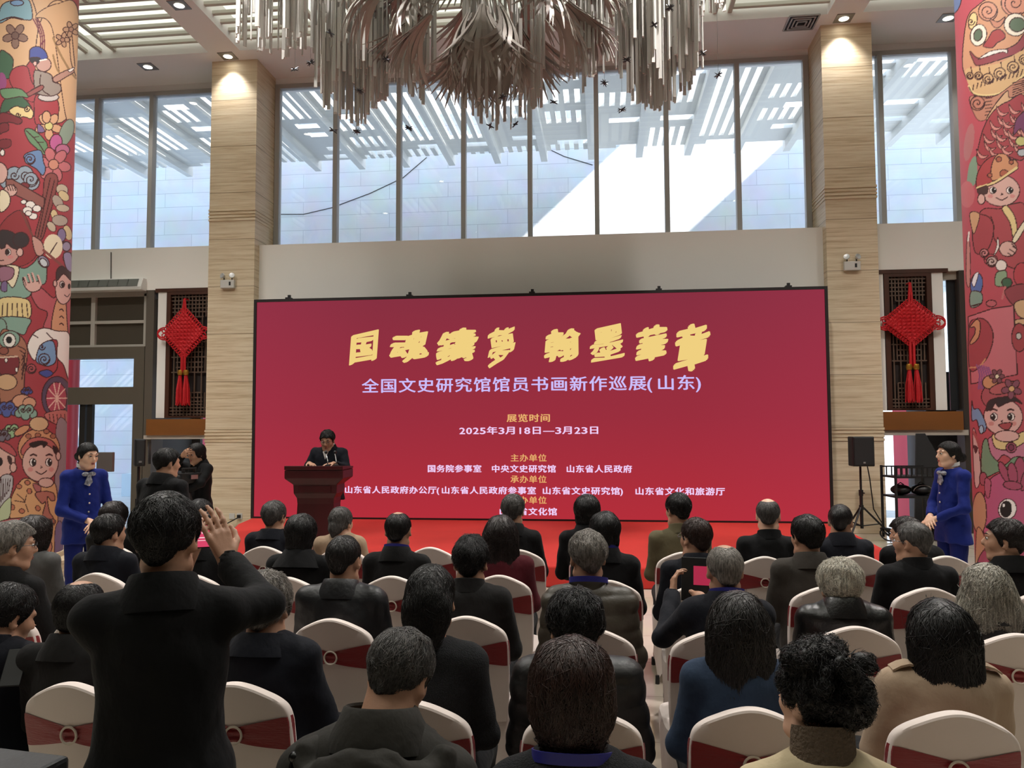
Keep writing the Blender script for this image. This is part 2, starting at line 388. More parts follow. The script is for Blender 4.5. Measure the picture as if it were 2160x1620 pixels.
_fc = bpy.data.curves.new('lettering', 'FONT'); _fo = bpy.data.objects.new('lettering', _fc); COL.objects.link(_fo)
def glyph(ch, offset=0.0):
    _fc.body = ch; _fc.offset = offset; _fc.resolution_u = 3
    dg = bpy.context.evaluated_depsgraph_get(); dg.update()
    me = bpy.data.meshes.new_from_object(_fo.evaluated_get(dg))
    v = np.zeros(len(me.vertices)*3); me.vertices.foreach_get('co', v); v = v.reshape(-1, 3)
    f = [tuple(p.vertices) for p in me.polygons]; bpy.data.meshes.remove(me)
    return v, f
def text_line(name, s, px0, px1, pyc, ph, mat, parent, offset=.0, brush=False, custom=None):
    """one line of lettering on the screen, spanning the pixels px0..px1 of the photograph"""
    a = atY(px0, pyc, SY); b = atY(px1, pyc, SY); zc = .5*(a[2]+b[2]); hgt = (atY(.5*(px0+px1), pyc-ph/2, SY)[2]-atY(.5*(px0+px1), pyc+ph/2, SY)[2])
    x = 0.0; items = []
    adv = {' ': .55, '(': .42, ')': .42, '—': 1.0, '　': 1.0}; part = 0
    for i, ch in enumerate(s):
        w = adv.get(ch, .58 if ch.isdigit() else 1.0)
        if ch in '　': part += 1
        elif ch != ' ': items.append((ch, x, w, part))
        x += w
    tot = x; L = b[0]-a[0]; mbs = [MB() for _ in range(part+1)]
    for ch, x, w, pt_ in items:
        v, f = glyph(ch)
        if len(v) == 0: continue
        vx = v[:, 0]; vy = v[:, 1]
        if ch == '1': u = vx*.9-(vx.min()+vx.max())*.45+.5*w; t = (vy-.37)/.88
        if ch.isdigit() and ch != '1': u = (vx-vx.min())/(max(1e-6, vx.max()-vx.min()))*.78*w+.11*w; t = (vy-.37)/.88
        elif ch == '1': pass
        elif ch in '()': u = (vx-vx.min())*.9; t = (vy-.36)/.95
        elif ch == '—': u = (vx-vx.min())/(vx.max()-vx.min())*.9+.05; t = (vy-.36)/.95
        else: u = (vx-.5)*.95+.5; t = (vy-.36)/.95
        for k, (du, dt) in enumerate(((-1, 0), (1, 0), (0, .7), (0, -.7))):
            X = a[0]+(x+u+du*offset)*L/tot-scr.location[0]; Z = zc+(t+dt*offset)*hgt-scr.location[2]
            mbs[pt_].add([(X[q], -.007-.0002*k, Z[q]) for q in range(len(X))], f)
    for mb in mbs: mb.build(name, mat, parent, recalc=False)
def brush_title(name, chars, boxes, mat, parent):
    """brush-like heading: each character fills its own box, its strokes thickened along a slanted nib"""
    mb = MB()
    for ci, (ch, (x0, x1, y0, y1)) in enumerate(zip(chars, boxes)):
        v, f = glyph(ch); u = (v[:, 0]-v[:, 0].min())/np.ptp(v[:, 0]); t = (v[:, 1]-v[:, 1].min())/np.ptp(v[:, 1])
        u2 = .10+.80*u+.05*(t-.5)+.03*np.sin(t*9+ci); t2 = .06+.86*t+.14*(u-.5)+.03*np.sin(u*7+2*ci)
        a = atY(x0, y1, SY); b = atY(x1, y0, SY); n = 0
        for k in range(10):
            an = 2*math.pi*k/10; e = .036 if ch in '鑄夢墨' else .047; du = e*math.cos(an)*1.1+.02*math.sin(an); dt = e*.75*math.sin(an)+.014*math.cos(an)
            X = a[0]+(u2+du)*(b[0]-a[0])-scr.location[0]; Z = a[2]+(t2+dt)*(b[2]-a[2])-scr.location[2]
            mb.add([(X[i], -.007-.0003*k, Z[i]) for i in range(len(X))], f)
    return mb.build(name, mat, parent, recalc=False)
m_gold = emat('led_gold', (240, 208, 128), 1.0); m_lil = emat('led_lilac', (204, 190, 250), 1.0); m_pk = emat('led_pale_pink', (240, 206, 246), 1.0); m_go2 = emat('led_dull_gold', (232, 176, 110), 1.0)
brush_title('title_lettering', '国魂鑄夢', [(735, 800, 698, 768), (818, 909, 695, 765), (913, 1012, 690, 768), (1026, 1090, 686, 775)], m_gold, scr)
brush_title('title_lettering', '翰墨華章', [(1143, 1227, 689, 765), (1242, 1321, 684, 764), (1338, 1411, 684, 766), (1420, 1500, 677, 786)], m_gold, scr)
text_line('subtitle_lettering', '全国文史研究馆馆员书画新作巡展(山东)', 762, 1486, 811, 31, m_lil, scr, .018)
text_line('date_heading', '展览时间', 1068, 1162, 882, 17, m_go2, scr, .028)
text_line('date_lettering', '2025年3月18日—3月23日', 968, 1266, 908, 17, m_pk, scr, .028)
text_line('organiser_heading', '主办单位', 1076, 1154, 966, 16, m_go2, scr, .018)
text_line('organiser_lettering', '国务院参事室　中央文史研究馆　山东省人民政府', 901, 1334, 989, 16, m_pk, scr, .034)
text_line('host_heading', '承办单位', 1076, 1154, 1011, 16, m_go2, scr, .018)
text_line('host_lettering', '山东省人民政府办公厅(山东省人民政府参事室 山东省文史研究馆)　山东省文化和旅游厅', 726, 1530, 1035, 16, m_pk, scr, .034)
text_line('partner_heading', '协办单位', 1076, 1154, 1055, 16, m_go2, scr, .018)
text_line('partner_lettering', '山东省文化馆', 1052, 1176, 1079, 16, m_pk, scr, .034)
bpy.data.objects.remove(_fo)

m_carpet = M('red_carpet', (200, 50, 44), .9, bump=(120, .15), var=(1.5, .07))
poly = [(-6.45, 14.3), (-6.2, 12.9), (-5.75, 11.6), (-5.2, 10.4), (-4.55, 9.3), (-4.4, 9.24), (3.2, 9.24), (3.4, 9.3), (3.7, 11), (3.9, 14.3)]
st = MB().prism(poly, .002, .25, 'z').build('stage_platform', m_carpet, bevel=.02)
tag(st, 'low stage platform covered in bright red carpet under the screen', 'stage')
# =================================================================== DOORS, LATTICE UNITS, WALL FITTINGS
YD = 14.75
def X_(px, py=700, Y=YD): return float(atY(px, py, Y)[0])
def Z_(px, py, Y=YD): return float(atY(px, py, Y)[2])
# ---- left glazed entrance
x0, xs1, xs2, xr0, xr1 = -11.6, X_(181), X_(198), X_(290), X_(312)
zt, zh1, zh0, zb1, zb0 = Z_(230, 622), Z_(230, 733), Z_(230, 757), Z_(230, 817), Z_(230, 853)
d = MB(); d.box(x0, xr1, YD-.1, YD+.1, zh0, zh1); d.box(x0, xr0, YD-.08, YD+.08, zb0, zb1); d.box(xr0, xr1, YD-.1, YD+.1, 0, zh0)
door = struct(d.build('door_1', m_dframe))
s = MB(); s.box(xs1-.06, xs1+.06, YD-.04, YD+.04, 0, zb0); s.box(xs2-.07, xs2+.04, YD-.04, YD+.04, 0, zb0); s.build('door_stile', M('door_stile_black', (38, 36, 34), .4), door)
MB().box(x0, xr0, YD, YD+.01, .02, zb0).box(x0, xr0, YD, YD+.01, zb1, zh0).build('door_glass', m_glass, door)
xm = X_(199, 680); zm = Z_(200, 681)
t = MB(); t.box(x0, xr1, YD-.06, YD+.06, zt-.05, zt+.12); t.box(x0, xr1, YD-.05, YD+.05, zh1, zh1+.05); t.box(xm-.04, xm+.05, YD-.055, YD+.04, zh1, zt); t.box(x0, xr1, YD-.05, YD+.04, zm-.03, zm+.03); t.box(xr1-.06, xr1+.02, YD-.06, YD+.06, zh1, zt)
t.build('transom_frame', M('light_grey_frame', (176, 170, 160), .5), door)
MB().box(x0, xr1, YD+.01, YD+.03, zh1, zt).build('transom_pane', M('dark_transom', (78, 72, 62), .25), door)
MB().box(xr1+.025, X_(331), YD-.12, YD+.3, 0, 4.66).build('door_jamb', M('grey_brown_jamb', (92, 84, 74), .5), door)
MB().box(x0, X_(331), YD-.12, YD+.1, zt+.12, 4.66).build('door_head', M('door_head_paint', (160, 152, 138), .7), door)
# red post and plinth outside the entrance
p = MB(); p.lathe([(.24, 0), (.24, 5.2)], (X_(146, 800, 19), 19, -.02), 20)
tag(p.build('red_post', M('red_lacquer', (170, 40, 48), .4), smooth=True), 'round red post standing outside beyond the left glass doors', 'post')
o = MB().box(-13.6, -10.2, 21.0, 22.3, -.02, .62).build('stone_plinth', M('pale_blue_stone', (200, 220, 232), .5)); tag(o, 'low pale blue stone plinth outside the left glass doors', 'plinth')
# ---- dark vestibules beside the pillars
v = MB(); v.box(X_(331), X_(421, 1000, 16.2), 16.2, 16.3, 0, 4.4); v.box(X_(421, 1000, 16.2), PX[0][0]+.4, 16.2, 16.3, 3.0, 4.4); v.box(X_(331)-.05, X_(331), YD+.3, 16.3, 0, 4.4); v.box(X_(331), PX[0][0], YD-.0, 16.3, 4.4, 4.5)
struct(v.build('wall_vestibule', M('dark_taupe_panel', (66, 62, 58), .5)))
# ---- right doorway
YR = 14.75
xr_in = X_(2034, 1000, YR)
dd = MB(); dd.box(X_(2030, 1000, YR), X_(2046, 1000, YR), YR-.15, YR+.15, 0, 4.64); dd.box(X_(2046, 1000, YR), 7.6, YR-.05, YR+.1, 0, 4.64)
door2 = struct(dd.build('door_2', M('dark_brown_frame', (58, 50, 44), .5)))
MB().box(X_(1999, 650, YR), X_(2030, 650, YR), YR+.02, YR+.05, Z_(2010, 865, YR), 4.56).build('side_pane', M('smoked_pane', (44, 46, 48), .2), door2)
MB().box(PX[1][1], X_(2046, 600, YR), YR-.05, YR+.1, 4.5, 4.64).build('door_head', M('door_head_paint', (160, 152, 138), .7), door2)
m_ban = bpy.data.materials.new('pink_translucent_fabric'); m_ban.use_nodes = True; _n = m_ban.node_tree
_t = _n.nodes.new('ShaderNodeBsdfTranslucent'); _t.inputs[0].default_value = lin((255, 176, 190))+(1,); _m = _n.nodes.new('ShaderNodeMixShader'); _m.inputs[0].default_value = .75
_n.nodes['Principled BSDF'].inputs['Base Color'].default_value = lin((250, 170, 184))+(1,)
_n.links.new(_n.nodes['Principled BSDF'].outputs[0], _m.inputs[1]); _n.links.new(_t.outputs[0], _m.inputs[2]); _n.links.new(_m.outputs[0], _n.nodes['Material Output'].inputs[0])
o = MB().box(X_(1887, 1000, 16.0), X_(1916, 1000, 16.0), 16.0, 16.012, -.02, 2.9).build('pink_banner', m_ban); tag(o, 'tall pink fabric banner seen through the right doorway behind the trolley', 'banner')
o = MB().box(X_(426, 1000, 16.5), X_(446, 1000, 16.5), 16.5, 16.512, -.02, 2.9).build('pink_banner', m_ban); tag(o, 'narrow pink fabric banner seen behind the videographer beside the left pillar', 'banner')
gp = MB(); gp.lathe([(.3, 0), (.3, 2.9)], (X_(1944, 1000, 16.6), 16.6, -.02), 28)
tag(gp.build('grey_cylinder_panel', M('grey_metal_panel', (112, 114, 118), .45), smooth=True), 'grey curved metal panel behind the equipment rack in the doorway', 'panel')
o = MB().box(X_(1958, 1000, 15.6), 7.6, 15.6, 15.7, 0, 2.9).build('wall_doorway', M('charcoal_panel', (48, 48, 50), .6)); struct(o)

def lattice_unit(label, xa, xb, fx0, fx1, ztop, zbot, jambs, beam, strip):
    """carved wooden fretwork panel over a brown beam"""
    y = 14.66
    r = thing('lattice_panel', label, 'lattice panel', ((fx0+fx1)/2, y, zbot), group='carved lattice panels')
    ox = r.location.x; oz = zbot; h = ztop-zbot; a, b = fx0-ox, fx1-ox; w = .085
    f = MB(); f.box(a, a+w, -.05, .06, 0, h); f.box(b-w, b, -.05, .06, 0, h); f.box(a+w, b-w, -.05, .06, h-w*.7, h); f.box(a+w, b-w, -.05, .06, 0, w*.5)
    f.box(xa-ox, xb-ox, -.055, .07, h, h+.07)
    f.build('frame', m_dwood, r)
    l = MB(); n = 11; t = .011
    for i in range(1, n):
        x = a+w+(b-a-2*w)*i/n
        l.box(x-t, x+t, -.012, .012, .03, h-.05) if i % 2 else (l.box(x-t, x+t, -.012, .012, .03, h*.2), l.box(x-t, x+t, -.012, .012, h*.36, h*.62), l.box(x-t, x+t, -.012, .012, h*.8, h-.05))
    for fz in (.03, .055, .08, .105, .13, .16, .2, .36, .40, .44, .48, .52, .56, .6, .66, .8, .84, .87, .9, .93, .96):
        ins = .0 if fz < .1 or fz > .9 else (.12 if int(fz*100) % 3 else .02)
        l.box(a+w+ins, b-w-ins, -.014, .010, h*fz-t, h*fz+t)
    l.build('fretwork', M('fretwork_wood', (96, 76, 62), .5), r)
    MB().box(a+w, b-w, .05, .06, .03, h-.03).build('backing', M('lattice_backing', (34, 22, 18), .7), r)
    for (ja, jb) in jambs: MB().box(ja-ox, jb-ox, -.03, .06, 0, h).build('jamb', m_white, r)
    MB().box(beam[0]-ox, beam[1]-ox, -.2, .1, beam[2]-oz, beam[3]-oz).build('beam', m_beam, r)
    MB().box(strip[0]-ox, strip[1]-ox, -.16, .1, strip[2]-oz, strip[3]-oz).build('soffit_strip', M('soffit_strip', (178, 168, 156), .6), r)
    return r
y = 14.66
lattice_unit('carved dark wood lattice panel left of the screen, behind the left red knot', X_(331, 616, y), PX[0][0]-.005, X_(352, 750, y), PX[0][0]-.005, Z_(390, 616, y), Z_(390, 882, y)+.005,
             [(X_(333, 750, y), X_(352, 750, y)-.01)], (X_(308, 900, y-.2), PX[0][0]-.005, Z_(370, 918, y-.2), Z_(370, 884, y-.2)), (X_(313, 900, y), PX[0][0]-.005, Z_(370, 926, y), Z_(370, 918, y-.2)))
lattice_unit('carved dark wood lattice panel right of the screen, behind the red knot above the doorway', PX[1][1]+.005, X_(1997, 575, y), X_(1866, 700, y), X_(1966, 700, y), Z_(1920, 577, y), Z_(1920, 866, y)+.005,
             [(PX[1][1]+.005, X_(1866, 700, y)-.01), (X_(1966, 700, y)+.01, X_(1991, 700, y))], (PX[1][1]+.005, X_(2033, 900, y-.2), Z_(1950, 907, y-.2), Z_(1950, 868, y-.2)), (PX[1][1]+.005, X_(2034, 900, y), Z_(1950, 918, y), Z_(1950, 907, y-.2)))

m_knot = M('red_knot_cord', (196, 14, 26), .6, bump=(70, .5))
m_goldm = M('gold_metal', (214, 160, 70), .3, .8)
def knot(label, cx, cy, hw, hh, ytop, ybead, ybot, Y=14.5):
    c = atY(cx, cy, Y); k = (atY(cx+10, cy, Y)[0]-c[0])/10
    r = thing('chinese_knot', label, 'chinese knot', tuple(c), group='red chinese knots')
    W, Hh = hw*k, hh*k
    b = MB(); n = 11                                             # woven diamond of over-and-under cords
    for s_ in (1, -1):
        for i in range(n):
            u = -1+2*(i+.5)/n
            pts = []
            for j in range(13):
                v = -1+2*j/12; xx = (u+v)/2*W if s_ == 1 else (v-u)/2*W; zz = (v-u)/2*Hh if s_ == 1 else (-v-u)/2*Hh
                pts.append((xx, .016*math.sin(j*math.pi/12*n+i*math.pi)*1.0, zz))
            b.tube(pts, W/n*.82, 6)
            for e in (0, -1):                                    # little loops along the edges
                p = Vector(pts[e]); dv = (p-Vector(pts[1 if e == 0 else -2])).normalized(); q = Vector((-dv.z, 0, dv.x))*W/n
                b.tube([p-q*.8, p+dv*.05-q, p+dv*.075, p+dv*.05+q, p+q*.8], .012, 5)
    b.build('knot_body', m_knot, r, smooth=True)
    l = MB()
    for s_ in (1, -1):
        for z0 in (.0, .07):
            pts = [(s_*(W+.13*math.sin(t)*1.15-.02), -.01, z0*.5-.03+.13*math.cos(t)*.8) for t in [math.pi*i/10 for i in range(11)]]
            l.tube(pts, .014, 6)
    l.build('side_loop', m_knot, r, smooth=True)
    cd_ = MB(); zt = float(atY(cx, ytop, Y)[2]-c[2]); zb = float(atY(cx, ybead, Y)[2]-c[2]); ze = float(atY(cx, ybot, Y)[2]-c[2])
    cd_.tube([(-.03, 0, Hh-.05), (-.022, 0, Hh+.08), (0, 0, zt)], .022, 6); cd_.tube([(.03, 0, Hh-.05), (.022, 0, Hh+.08), (0, 0, zt)], .022, 6); cd_.tube([(0, 0, zt), (0, .16, zt)], .012, 6)
    cd_.build('hanging_cord', m_knot, r, smooth=True); cd_ = MB()
    cd_.tube([(-.03, 0, -Hh+.05), (-.03, 0, zb)], .026, 6); cd_.tube([(.03, 0, -Hh+.05), (.03, 0, zb)], .026, 6)
    cd_.build('tassel_cord', m_knot, r, smooth=True)
    for s_ in (-1, 1):
        MB().lathe([(.0, .05), (.045, .05), (.055, 0), (.045, -.05), (0, -.05)], (s_*.06, 0, zb), 12).build('bead', m_goldm, r, smooth=True)
        ts = MB(); rr = random.Random(5)
        for i in range(40):
            a = rr.uniform(0, 6.28); q = rr.uniform(.01, .06)
            ts.tube([(s_*.06+.02*math.cos(a), .02*math.sin(a), zb-.05), (s_*.07+q*math.cos(a), q*math.sin(a), (zb+ze)/2), (s_*.075+q*1.15*math.cos(a), q*math.sin(a), ze+rr.uniform(0, .08))], .010, 4)
        ts.build('tassel', m_knot, r)
    return r
knot('large red Chinese knot with tassels hanging in front of the lattice left of the screen', 388, 702, 42, 44, 630, 786, 856)
knot('large red Chinese knot with tassels hanging in front of the lattice right of the screen', 1922, 680, 55, 46, 596, 774, 850)

# ---- air curtain over the entrance
a = atY(150, 600, 14.42); b = atY(297, 600, 14.42); zt_ = Z_(240, 586, 14.42); zb_ = Z_(240, 612, 14.42)
r = thing('air_curtain', 'long white air curtain unit on the wall above the left glass doors', 'air curtain', ((a[0]+b[0])/2-.3, 14.62, zb_))
w = (b[0]-a[0])/2+.3; h = zt_-zb_
MB().prism([(0, 0), (-.2, 0), (-.2, .06), (-.12, h), (0, h)], -w, w, 'x').build('casing', M('appliance_white', (206, 204, 198), .5), r, bevel=.008)
for i in range(9):
    x = -w+.1+i*(2*w-.2)/9
    MB().add([(x, -.205, .075), (x+.23, -.205, .075), (x+.23, -.135, h-.02), (x, -.135, h-.02)], [(0, 1, 2, 3)]).build('intake_grille', M('grille_grey', (88, 90, 84), .5), r)
o = MB().tube([(X_(234, 590, 14.6), 14.6, zt_-.02), (X_(234, 530, 14.6), 14.605, 5.45)], .008, 6).build('power_cable', m_blk); tag(o, 'thin cable running up the wall from the air curtain', 'cable')
# ---- emergency lights on the pillars
for i, (px, py) in enumerate(((482, 600), (1796, 562))):
    c = atY(px, py, 14.38)
    r = thing('emergency_light', ['small white twin head emergency light high on the left stone pillar', 'small white twin head emergency light high on the right stone pillar'][i], 'emergency light', tuple(c), group='emergency lights')
    r.location.y = 14.385
    MB().box(-.14, .14, -.07, 0, -.08, .08).build('case', M('appliance_white', (206, 204, 198), .5), r, bevel=.01)
    MB().box(.04, .075, -.075, -.07, -.03, .04).build('indicator', m_blk, r)
    for s_ in (-1, 1):
        MB().lathe([(.0, 0), (.03, 0), (.055, .05), (.05, .06), (0, .055)], (0, 0, 0), 14).build('lamp_head', M('lamp_silver', (190, 190, 188), .3, .4), r, smooth=True)
        hd = r.children[-1]; hd.location = (s_*.08, -.03, .15); hd.rotation_euler = (math.radians(75), 0, s_*.4)
        MB().tube([(s_*.08, -.03, .075), (s_*.08, -.03, .155)], .01, 6).build('bracket', m_blk, r)
# ---- sockets low on the left pillar
for i, px in enumerate((489, 505)):
    c = atY(px, 1089, 14.385); r = thing('wall_socket', ['white wall socket low on the left pillar, the one without a plug', 'wall socket low on the left pillar with a black plug in it'][i], 'socket', (c[0], 14.398, c[2]), group='wall sockets')
    MB().box(-.055, .055, -.014, 0, -.055, .055).build('plate', M('appliance_white', (206, 204, 198), .5), r, bevel=.004)
    if i: MB().box(-.03, .03, -.06, -.014, -.03, .03).build('plug', m_blk, r, bevel=.004)
c0 = c
o = MB().tube([(c0[0], 14.33, c0[2]-.02), (c0[0]-.2, 14.2, c0[2]-.14), (c0[0]-.55, 13.9, .25), (c0[0]-1.0, 13.5, .02)], .012, 6).build('power_cable', m_blk); tag(o, 'black cable trailing from the wall socket on the left pillar', 'cable')

# ---- ceiling downlights
m_lampon = emat('lamp_glow', (255, 246, 226), 14)
def downlight(label, x, y, watts=SPOT_W, glow=True):
    r = thing('downlight', label, 'ceiling light', (x, y, CEIL), group='recessed square downlights')
    MB().box(-.15, .15, -.15, .15, -.012, .0).build('trim_plate', M('downlight_trim', (120, 116, 112), .4, .3), r)
    MB().lathe([(.095, -.014), (.1, -.02), (.085, -.02)], (0, 0, 0), 18).build('ring', M('lamp_silver', (190, 190, 188), .3, .4), r, smooth=True)
    MB().lathe([(.0, -.03), (.05, -.026), (.085, -.015)], (0, 0, 0), 16).build('bulb', m_lampon, r, smooth=True)
    l = bpy.data.lights.new('downlight_beam', 'SPOT'); l.energy = watts; l.spot_size = math.radians(95); l.spot_blend = .7; l.shadow_soft_size = .08; l.color = (1, .96, .92)
    lo = bpy.data.objects.new('downlight_beam', l); lo.location = (0, 0, -.06); link(lo, r)
    return r
def cz(px, py): p = atZ(px, py, CEIL); return float(p[0]), float(p[1])
for px, py, lb in ((485, 122, 'lit downlight right above the left stone pillar'), (312, 140, 'lit downlight over the window left of the left pillar'), (378, 10, 'lit downlight on the ceiling beam left of the chandelier'),
                   (1780, 38, 'lit downlight above the right stone pillar'), (2000, 37, 'lit downlight beside the right painted column')):
    xx, yy = cz(px, py)
    if py in (122, 38): yy = min(yy, 14.2)
    downlight(lb, xx, yy)
# lamps of the same kind along the beams over the hall
k_ = 0
for (xx, yy) in [(-7.18, 9.5), (-7.18, 5.2), (4.36, 9.5), (4.36, 5.2), (-4.6, 8.3), (-1.4, 8.3), (1.8, 8.3), (-4.6, 2.3), (-1.4, 2.3), (1.8, 2.3), (-9.8, 8.3), (7.2, 8.3)]:
    o = downlight('downlight over the hall, ' + ['on the left beam further in', 'on the left beam above the audience', 'on the right beam further in', 'on the right beam above the audience', 'on the cross beam left of the chandelier', 'on the cross beam behind the chandelier centre', 'on the cross beam right of the chandelier', 'above the rear seats at left', 'above the rear seats at centre', 'above the rear seats at right', 'in the left side bay', 'in the right side bay'][k_], xx, yy, HALL_W*(2.35 if yy > 8 else .85 if yy > 4 else .35))
    l = [c for c in o.children if c.type == 'LIGHT'][0].data; l.spot_size = math.radians(135); l.spot_blend = .8; l.shadow_soft_size = .12
    k_ += 1
# ---- ceiling vent
xx, yy = cz(1690, 47)
r = thing('ceiling_vent', 'square ceiling air vent near the right stone pillar', 'vent', (xx, min(yy, 14.4), CEIL))
f = MB()
for i in range(4):
    q = .26-.06*i; z = -.02-.006*i
    for s_ in (-1, 1): f.box(-q, q, s_*q-.012, s_*q+.012, z, z+.02); f.box(s_*q-.012, s_*q+.012, -q, q, z, z+.02)
f.build('louvres', M('vent_white', (170, 168, 166), .6), r); MB().box(-.25, .25, -.25, .25, -.004, .0).build('backing', m_dark, r)

# =================================================================== LECTERN, MICROPHONES
LD = 9.75
def lw(px): return float(atD(px, 900, LD)[0])
lc = atD(674, 990, LD); LX, LY = float(lc[0]), float(lc[1])
r = thing('lectern', 'dark red wooden lectern with a wide flared top on the stage', 'lectern', (LX, LY, .25)); r.rotation_euler = (0, 0, math.radians(4))
m_lect = M('dark_red_mahogany', (58, 12, 16), .45, spec=.3, var=(4, .2), stretch=(1, 1, .2))
def zl(py): return float(atD(674, py, LD)[2])-.25
prof = [(.36, .25, zl(990)), (.36, .25, zl(1007)), (.27, .19, zl(1020)), (.265, .185, zl(1038)), (.232, .165, zl(1048)), (.225, .16, zl(1060)), (.25, .18, .1), (.3, .22, .09), (.3, .22, 0)]
V = []; Fq = []
for hw_, hd, z in prof: V += [(-hw_, -hd, z), (hw_, -hd, z), (hw_, hd, z), (-hw_, hd, z)]
for i in range(len(prof)-1):
    for k in range(4): Fq.append((i*4+k, i*4+(k+1) % 4, i*4+4+(k+1) % 4, i*4+4+k))
Fq += [(0, 1, 2, 3), tuple(range(len(V)-4, len(V)))[::-1]]
mb = MB(); mb.add(V, Fq); mb.build('body', m_lect, r, bevel=.008)
zt_ = prof[0][2]
mb = MB(); mb.prism([(-.26, zt_+.004), (.26, zt_+.004), (.26, zt_+.03), (-.26, zt_+.055)], -.36, .36, 'x'); mb.build('reading_desk', m_lect, r, bevel=.006)
MB().box(-.2, .2, -.186-.012, -.186+.005, zl(1036), zl(1022)).build('front_plaque', m_lect, r, bevel=.004)
m_chrome = M('chrome', (200, 205, 208), .18, 1.0)
for i, (pa, pb) in enumerate((((691, 984), (687, 957)), ((709, 984), (706, 957)))):
    a = atD(pa[0], pa[1]-1, LD-.15); b = atD(pb[0], pb[1], LD-.05); base_z = .25+zt_+.046
    r = thing('microphone', ['gooseneck microphone on the lectern, the one nearer the left', 'gooseneck microphone on the lectern, the one nearer the right'][i], 'microphone', (float(a[0]), float(a[1]), base_z), group='lectern microphones')
    dx, dy, dz = float(b[0]-a[0]), float(b[1]-a[1]), float(b[2])-base_z
    MB().lathe([(0, 0), (.035, 0), (.035, .015), (.012, .025), (0, .025)], (0, 0, -.002), 14).build('base', m_blk, r, smooth=True)
    MB().tube([(0, 0, .015), (0, 0, dz*.4), (dx*.4, dy*.4, dz*.75), (dx, dy, dz)], .0075, 8).build('neck', m_chrome, r, smooth=True)
    MB().sphere((dx, dy+.012, dz+.018), (.02, .026, .022)).build('foam_head', m_blk, r, smooth=True)

# =================================================================== LOUDSPEAKERS, RACK
def loudspeaker(label, px0, px1, py0, py1, D, rz):
    c = atD((px0+px1)/2, py1, D); w = (px1-px0)/FPX*D; h = (py1-py0)/FPX*D
    r = thing('loudspeaker', label, 'loudspeaker', tuple(float(v) for v in c), rz, group='loudspeakers on stands')
    MB().prism([(-w/2, -.16), (w/2, -.16), (w*.36, .17), (-w*.36, .17)], 0, h, 'z').build('cabinet', m_blk, r, bevel=.015)
    MB().box(-w/2+.02, w/2-.02, -.172, -.158, .02, h-.02).build('grille', M('speaker_grille', (30, 30, 31), .7, bump=(400, .5)), r, bevel=.006)
    MB().box(-.018, .018, -.178, -.171, .05, .075).build('badge', M('silver_badge', (190, 190, 190), .3, .8), r)
    return r, c
def tripod(label, c, rz):
    z = float(c[2])
    r = thing('speaker_stand', label, 'speaker stand', (float(c[0]), float(c[1]), 0), rz, group='tripod speaker stands')
    MB().tube([(0, 0, .22), (0, 0, z-.004)], .018, 10).build('pole', m_blk, r, smooth=True)
    MB().tube([(0, 0, .2), (0, 0, z*.62)], .026, 10).build('sleeve', m_blk, r, smooth=True)
    MB().tube([(0, 0, z*.6), (0, 0, z*.68)], .035, 10).tube([(0, -.03, z*.64), (0, -.08, z*.64)], .012, 8).build('clamp_knob', m_blk, r, smooth=True)
    MB().tube([(0, 0, .5), (0, 0, .58)], .036, 10).build('collar', m_blk, r, smooth=True)
    for k in range(3):
        a = math.radians(90+120*k); e = (.52*math.cos(a), .52*math.sin(a), .015)
        MB().tube([(.03*math.cos(a), .03*math.sin(a), .54), e], .016, 8).build('leg', m_blk, r, smooth=True)
        MB().tube([(0, 0, .24), (.26*math.cos(a), .26*math.sin(a), .28)], .010, 6).build('brace', m_blk, r)
r, c = loudspeaker('black loudspeaker on a tripod stand in front of the right stone pillar', 1792, 1837, 921, 983, 12.9, math.radians(5))
tripod('black tripod stand under the loudspeaker by the right stone pillar', c, math.radians(20))
cb_ = MB(); rr = random.Random(2)
for k in range(3):
    pts = [(.13*math.cos(t+k)*(1+.1*k)+.02*k, .1*math.sin(t+k), .02+.18*(.5+.5*math.sin(t))+.01*k) for t in [2*math.pi*i/16 for i in range(17)]]
    cb_.tube(pts, .012, 6)
cb_.tube([(.0, .1, .16), (-.16, .2, .5), (-.2, .22, 1.0), (-.24, .24, 1.3)], .009, 6)
cc = cb_.build('cable_coil', m_blk, smooth=True); cc.location = (float(c[0])+.4, float(c[1])-.05, 0.0); tag(cc, 'black cable looped at the foot of the right speaker stand', 'cable')
r, c = loudspeaker('black loudspeaker with a bright side edge left of the screen near the glass doors', 282, 303, 926, 983, 10.6, math.radians(38))
MB().box(.1, .13, -.168, -.12, .03, .33).build('side_handle', m_chrome, r)
tripod('black tripod stand under the loudspeaker by the left glass doors', c, math.radians(50))
# sign board beside the left hostess
c = atD(222, 995, 11.5); w = 36/FPX*11.5; h = 41/FPX*11.5
r = thing('sign_board', 'plain grey board on a thin post behind the left hostess', 'board', (float(c[0]), float(c[1]), 0))
MB().box(-w/2, w/2, -.03, .03, float(c[2]), float(c[2])+h).build('board', M('grey_board', (96, 90, 86), .5), r, bevel=.006)
MB().tube([(0, .01, .02), (0, .01, float(c[2]))], .02, 8).build('post', m_blk, r, smooth=True); MB().lathe([(0, 0), (.2, 0), (.2, .02), (.03, .03), (0, .03)], (0, 0, 0), 20).build('foot', m_blk, r, smooth=True)
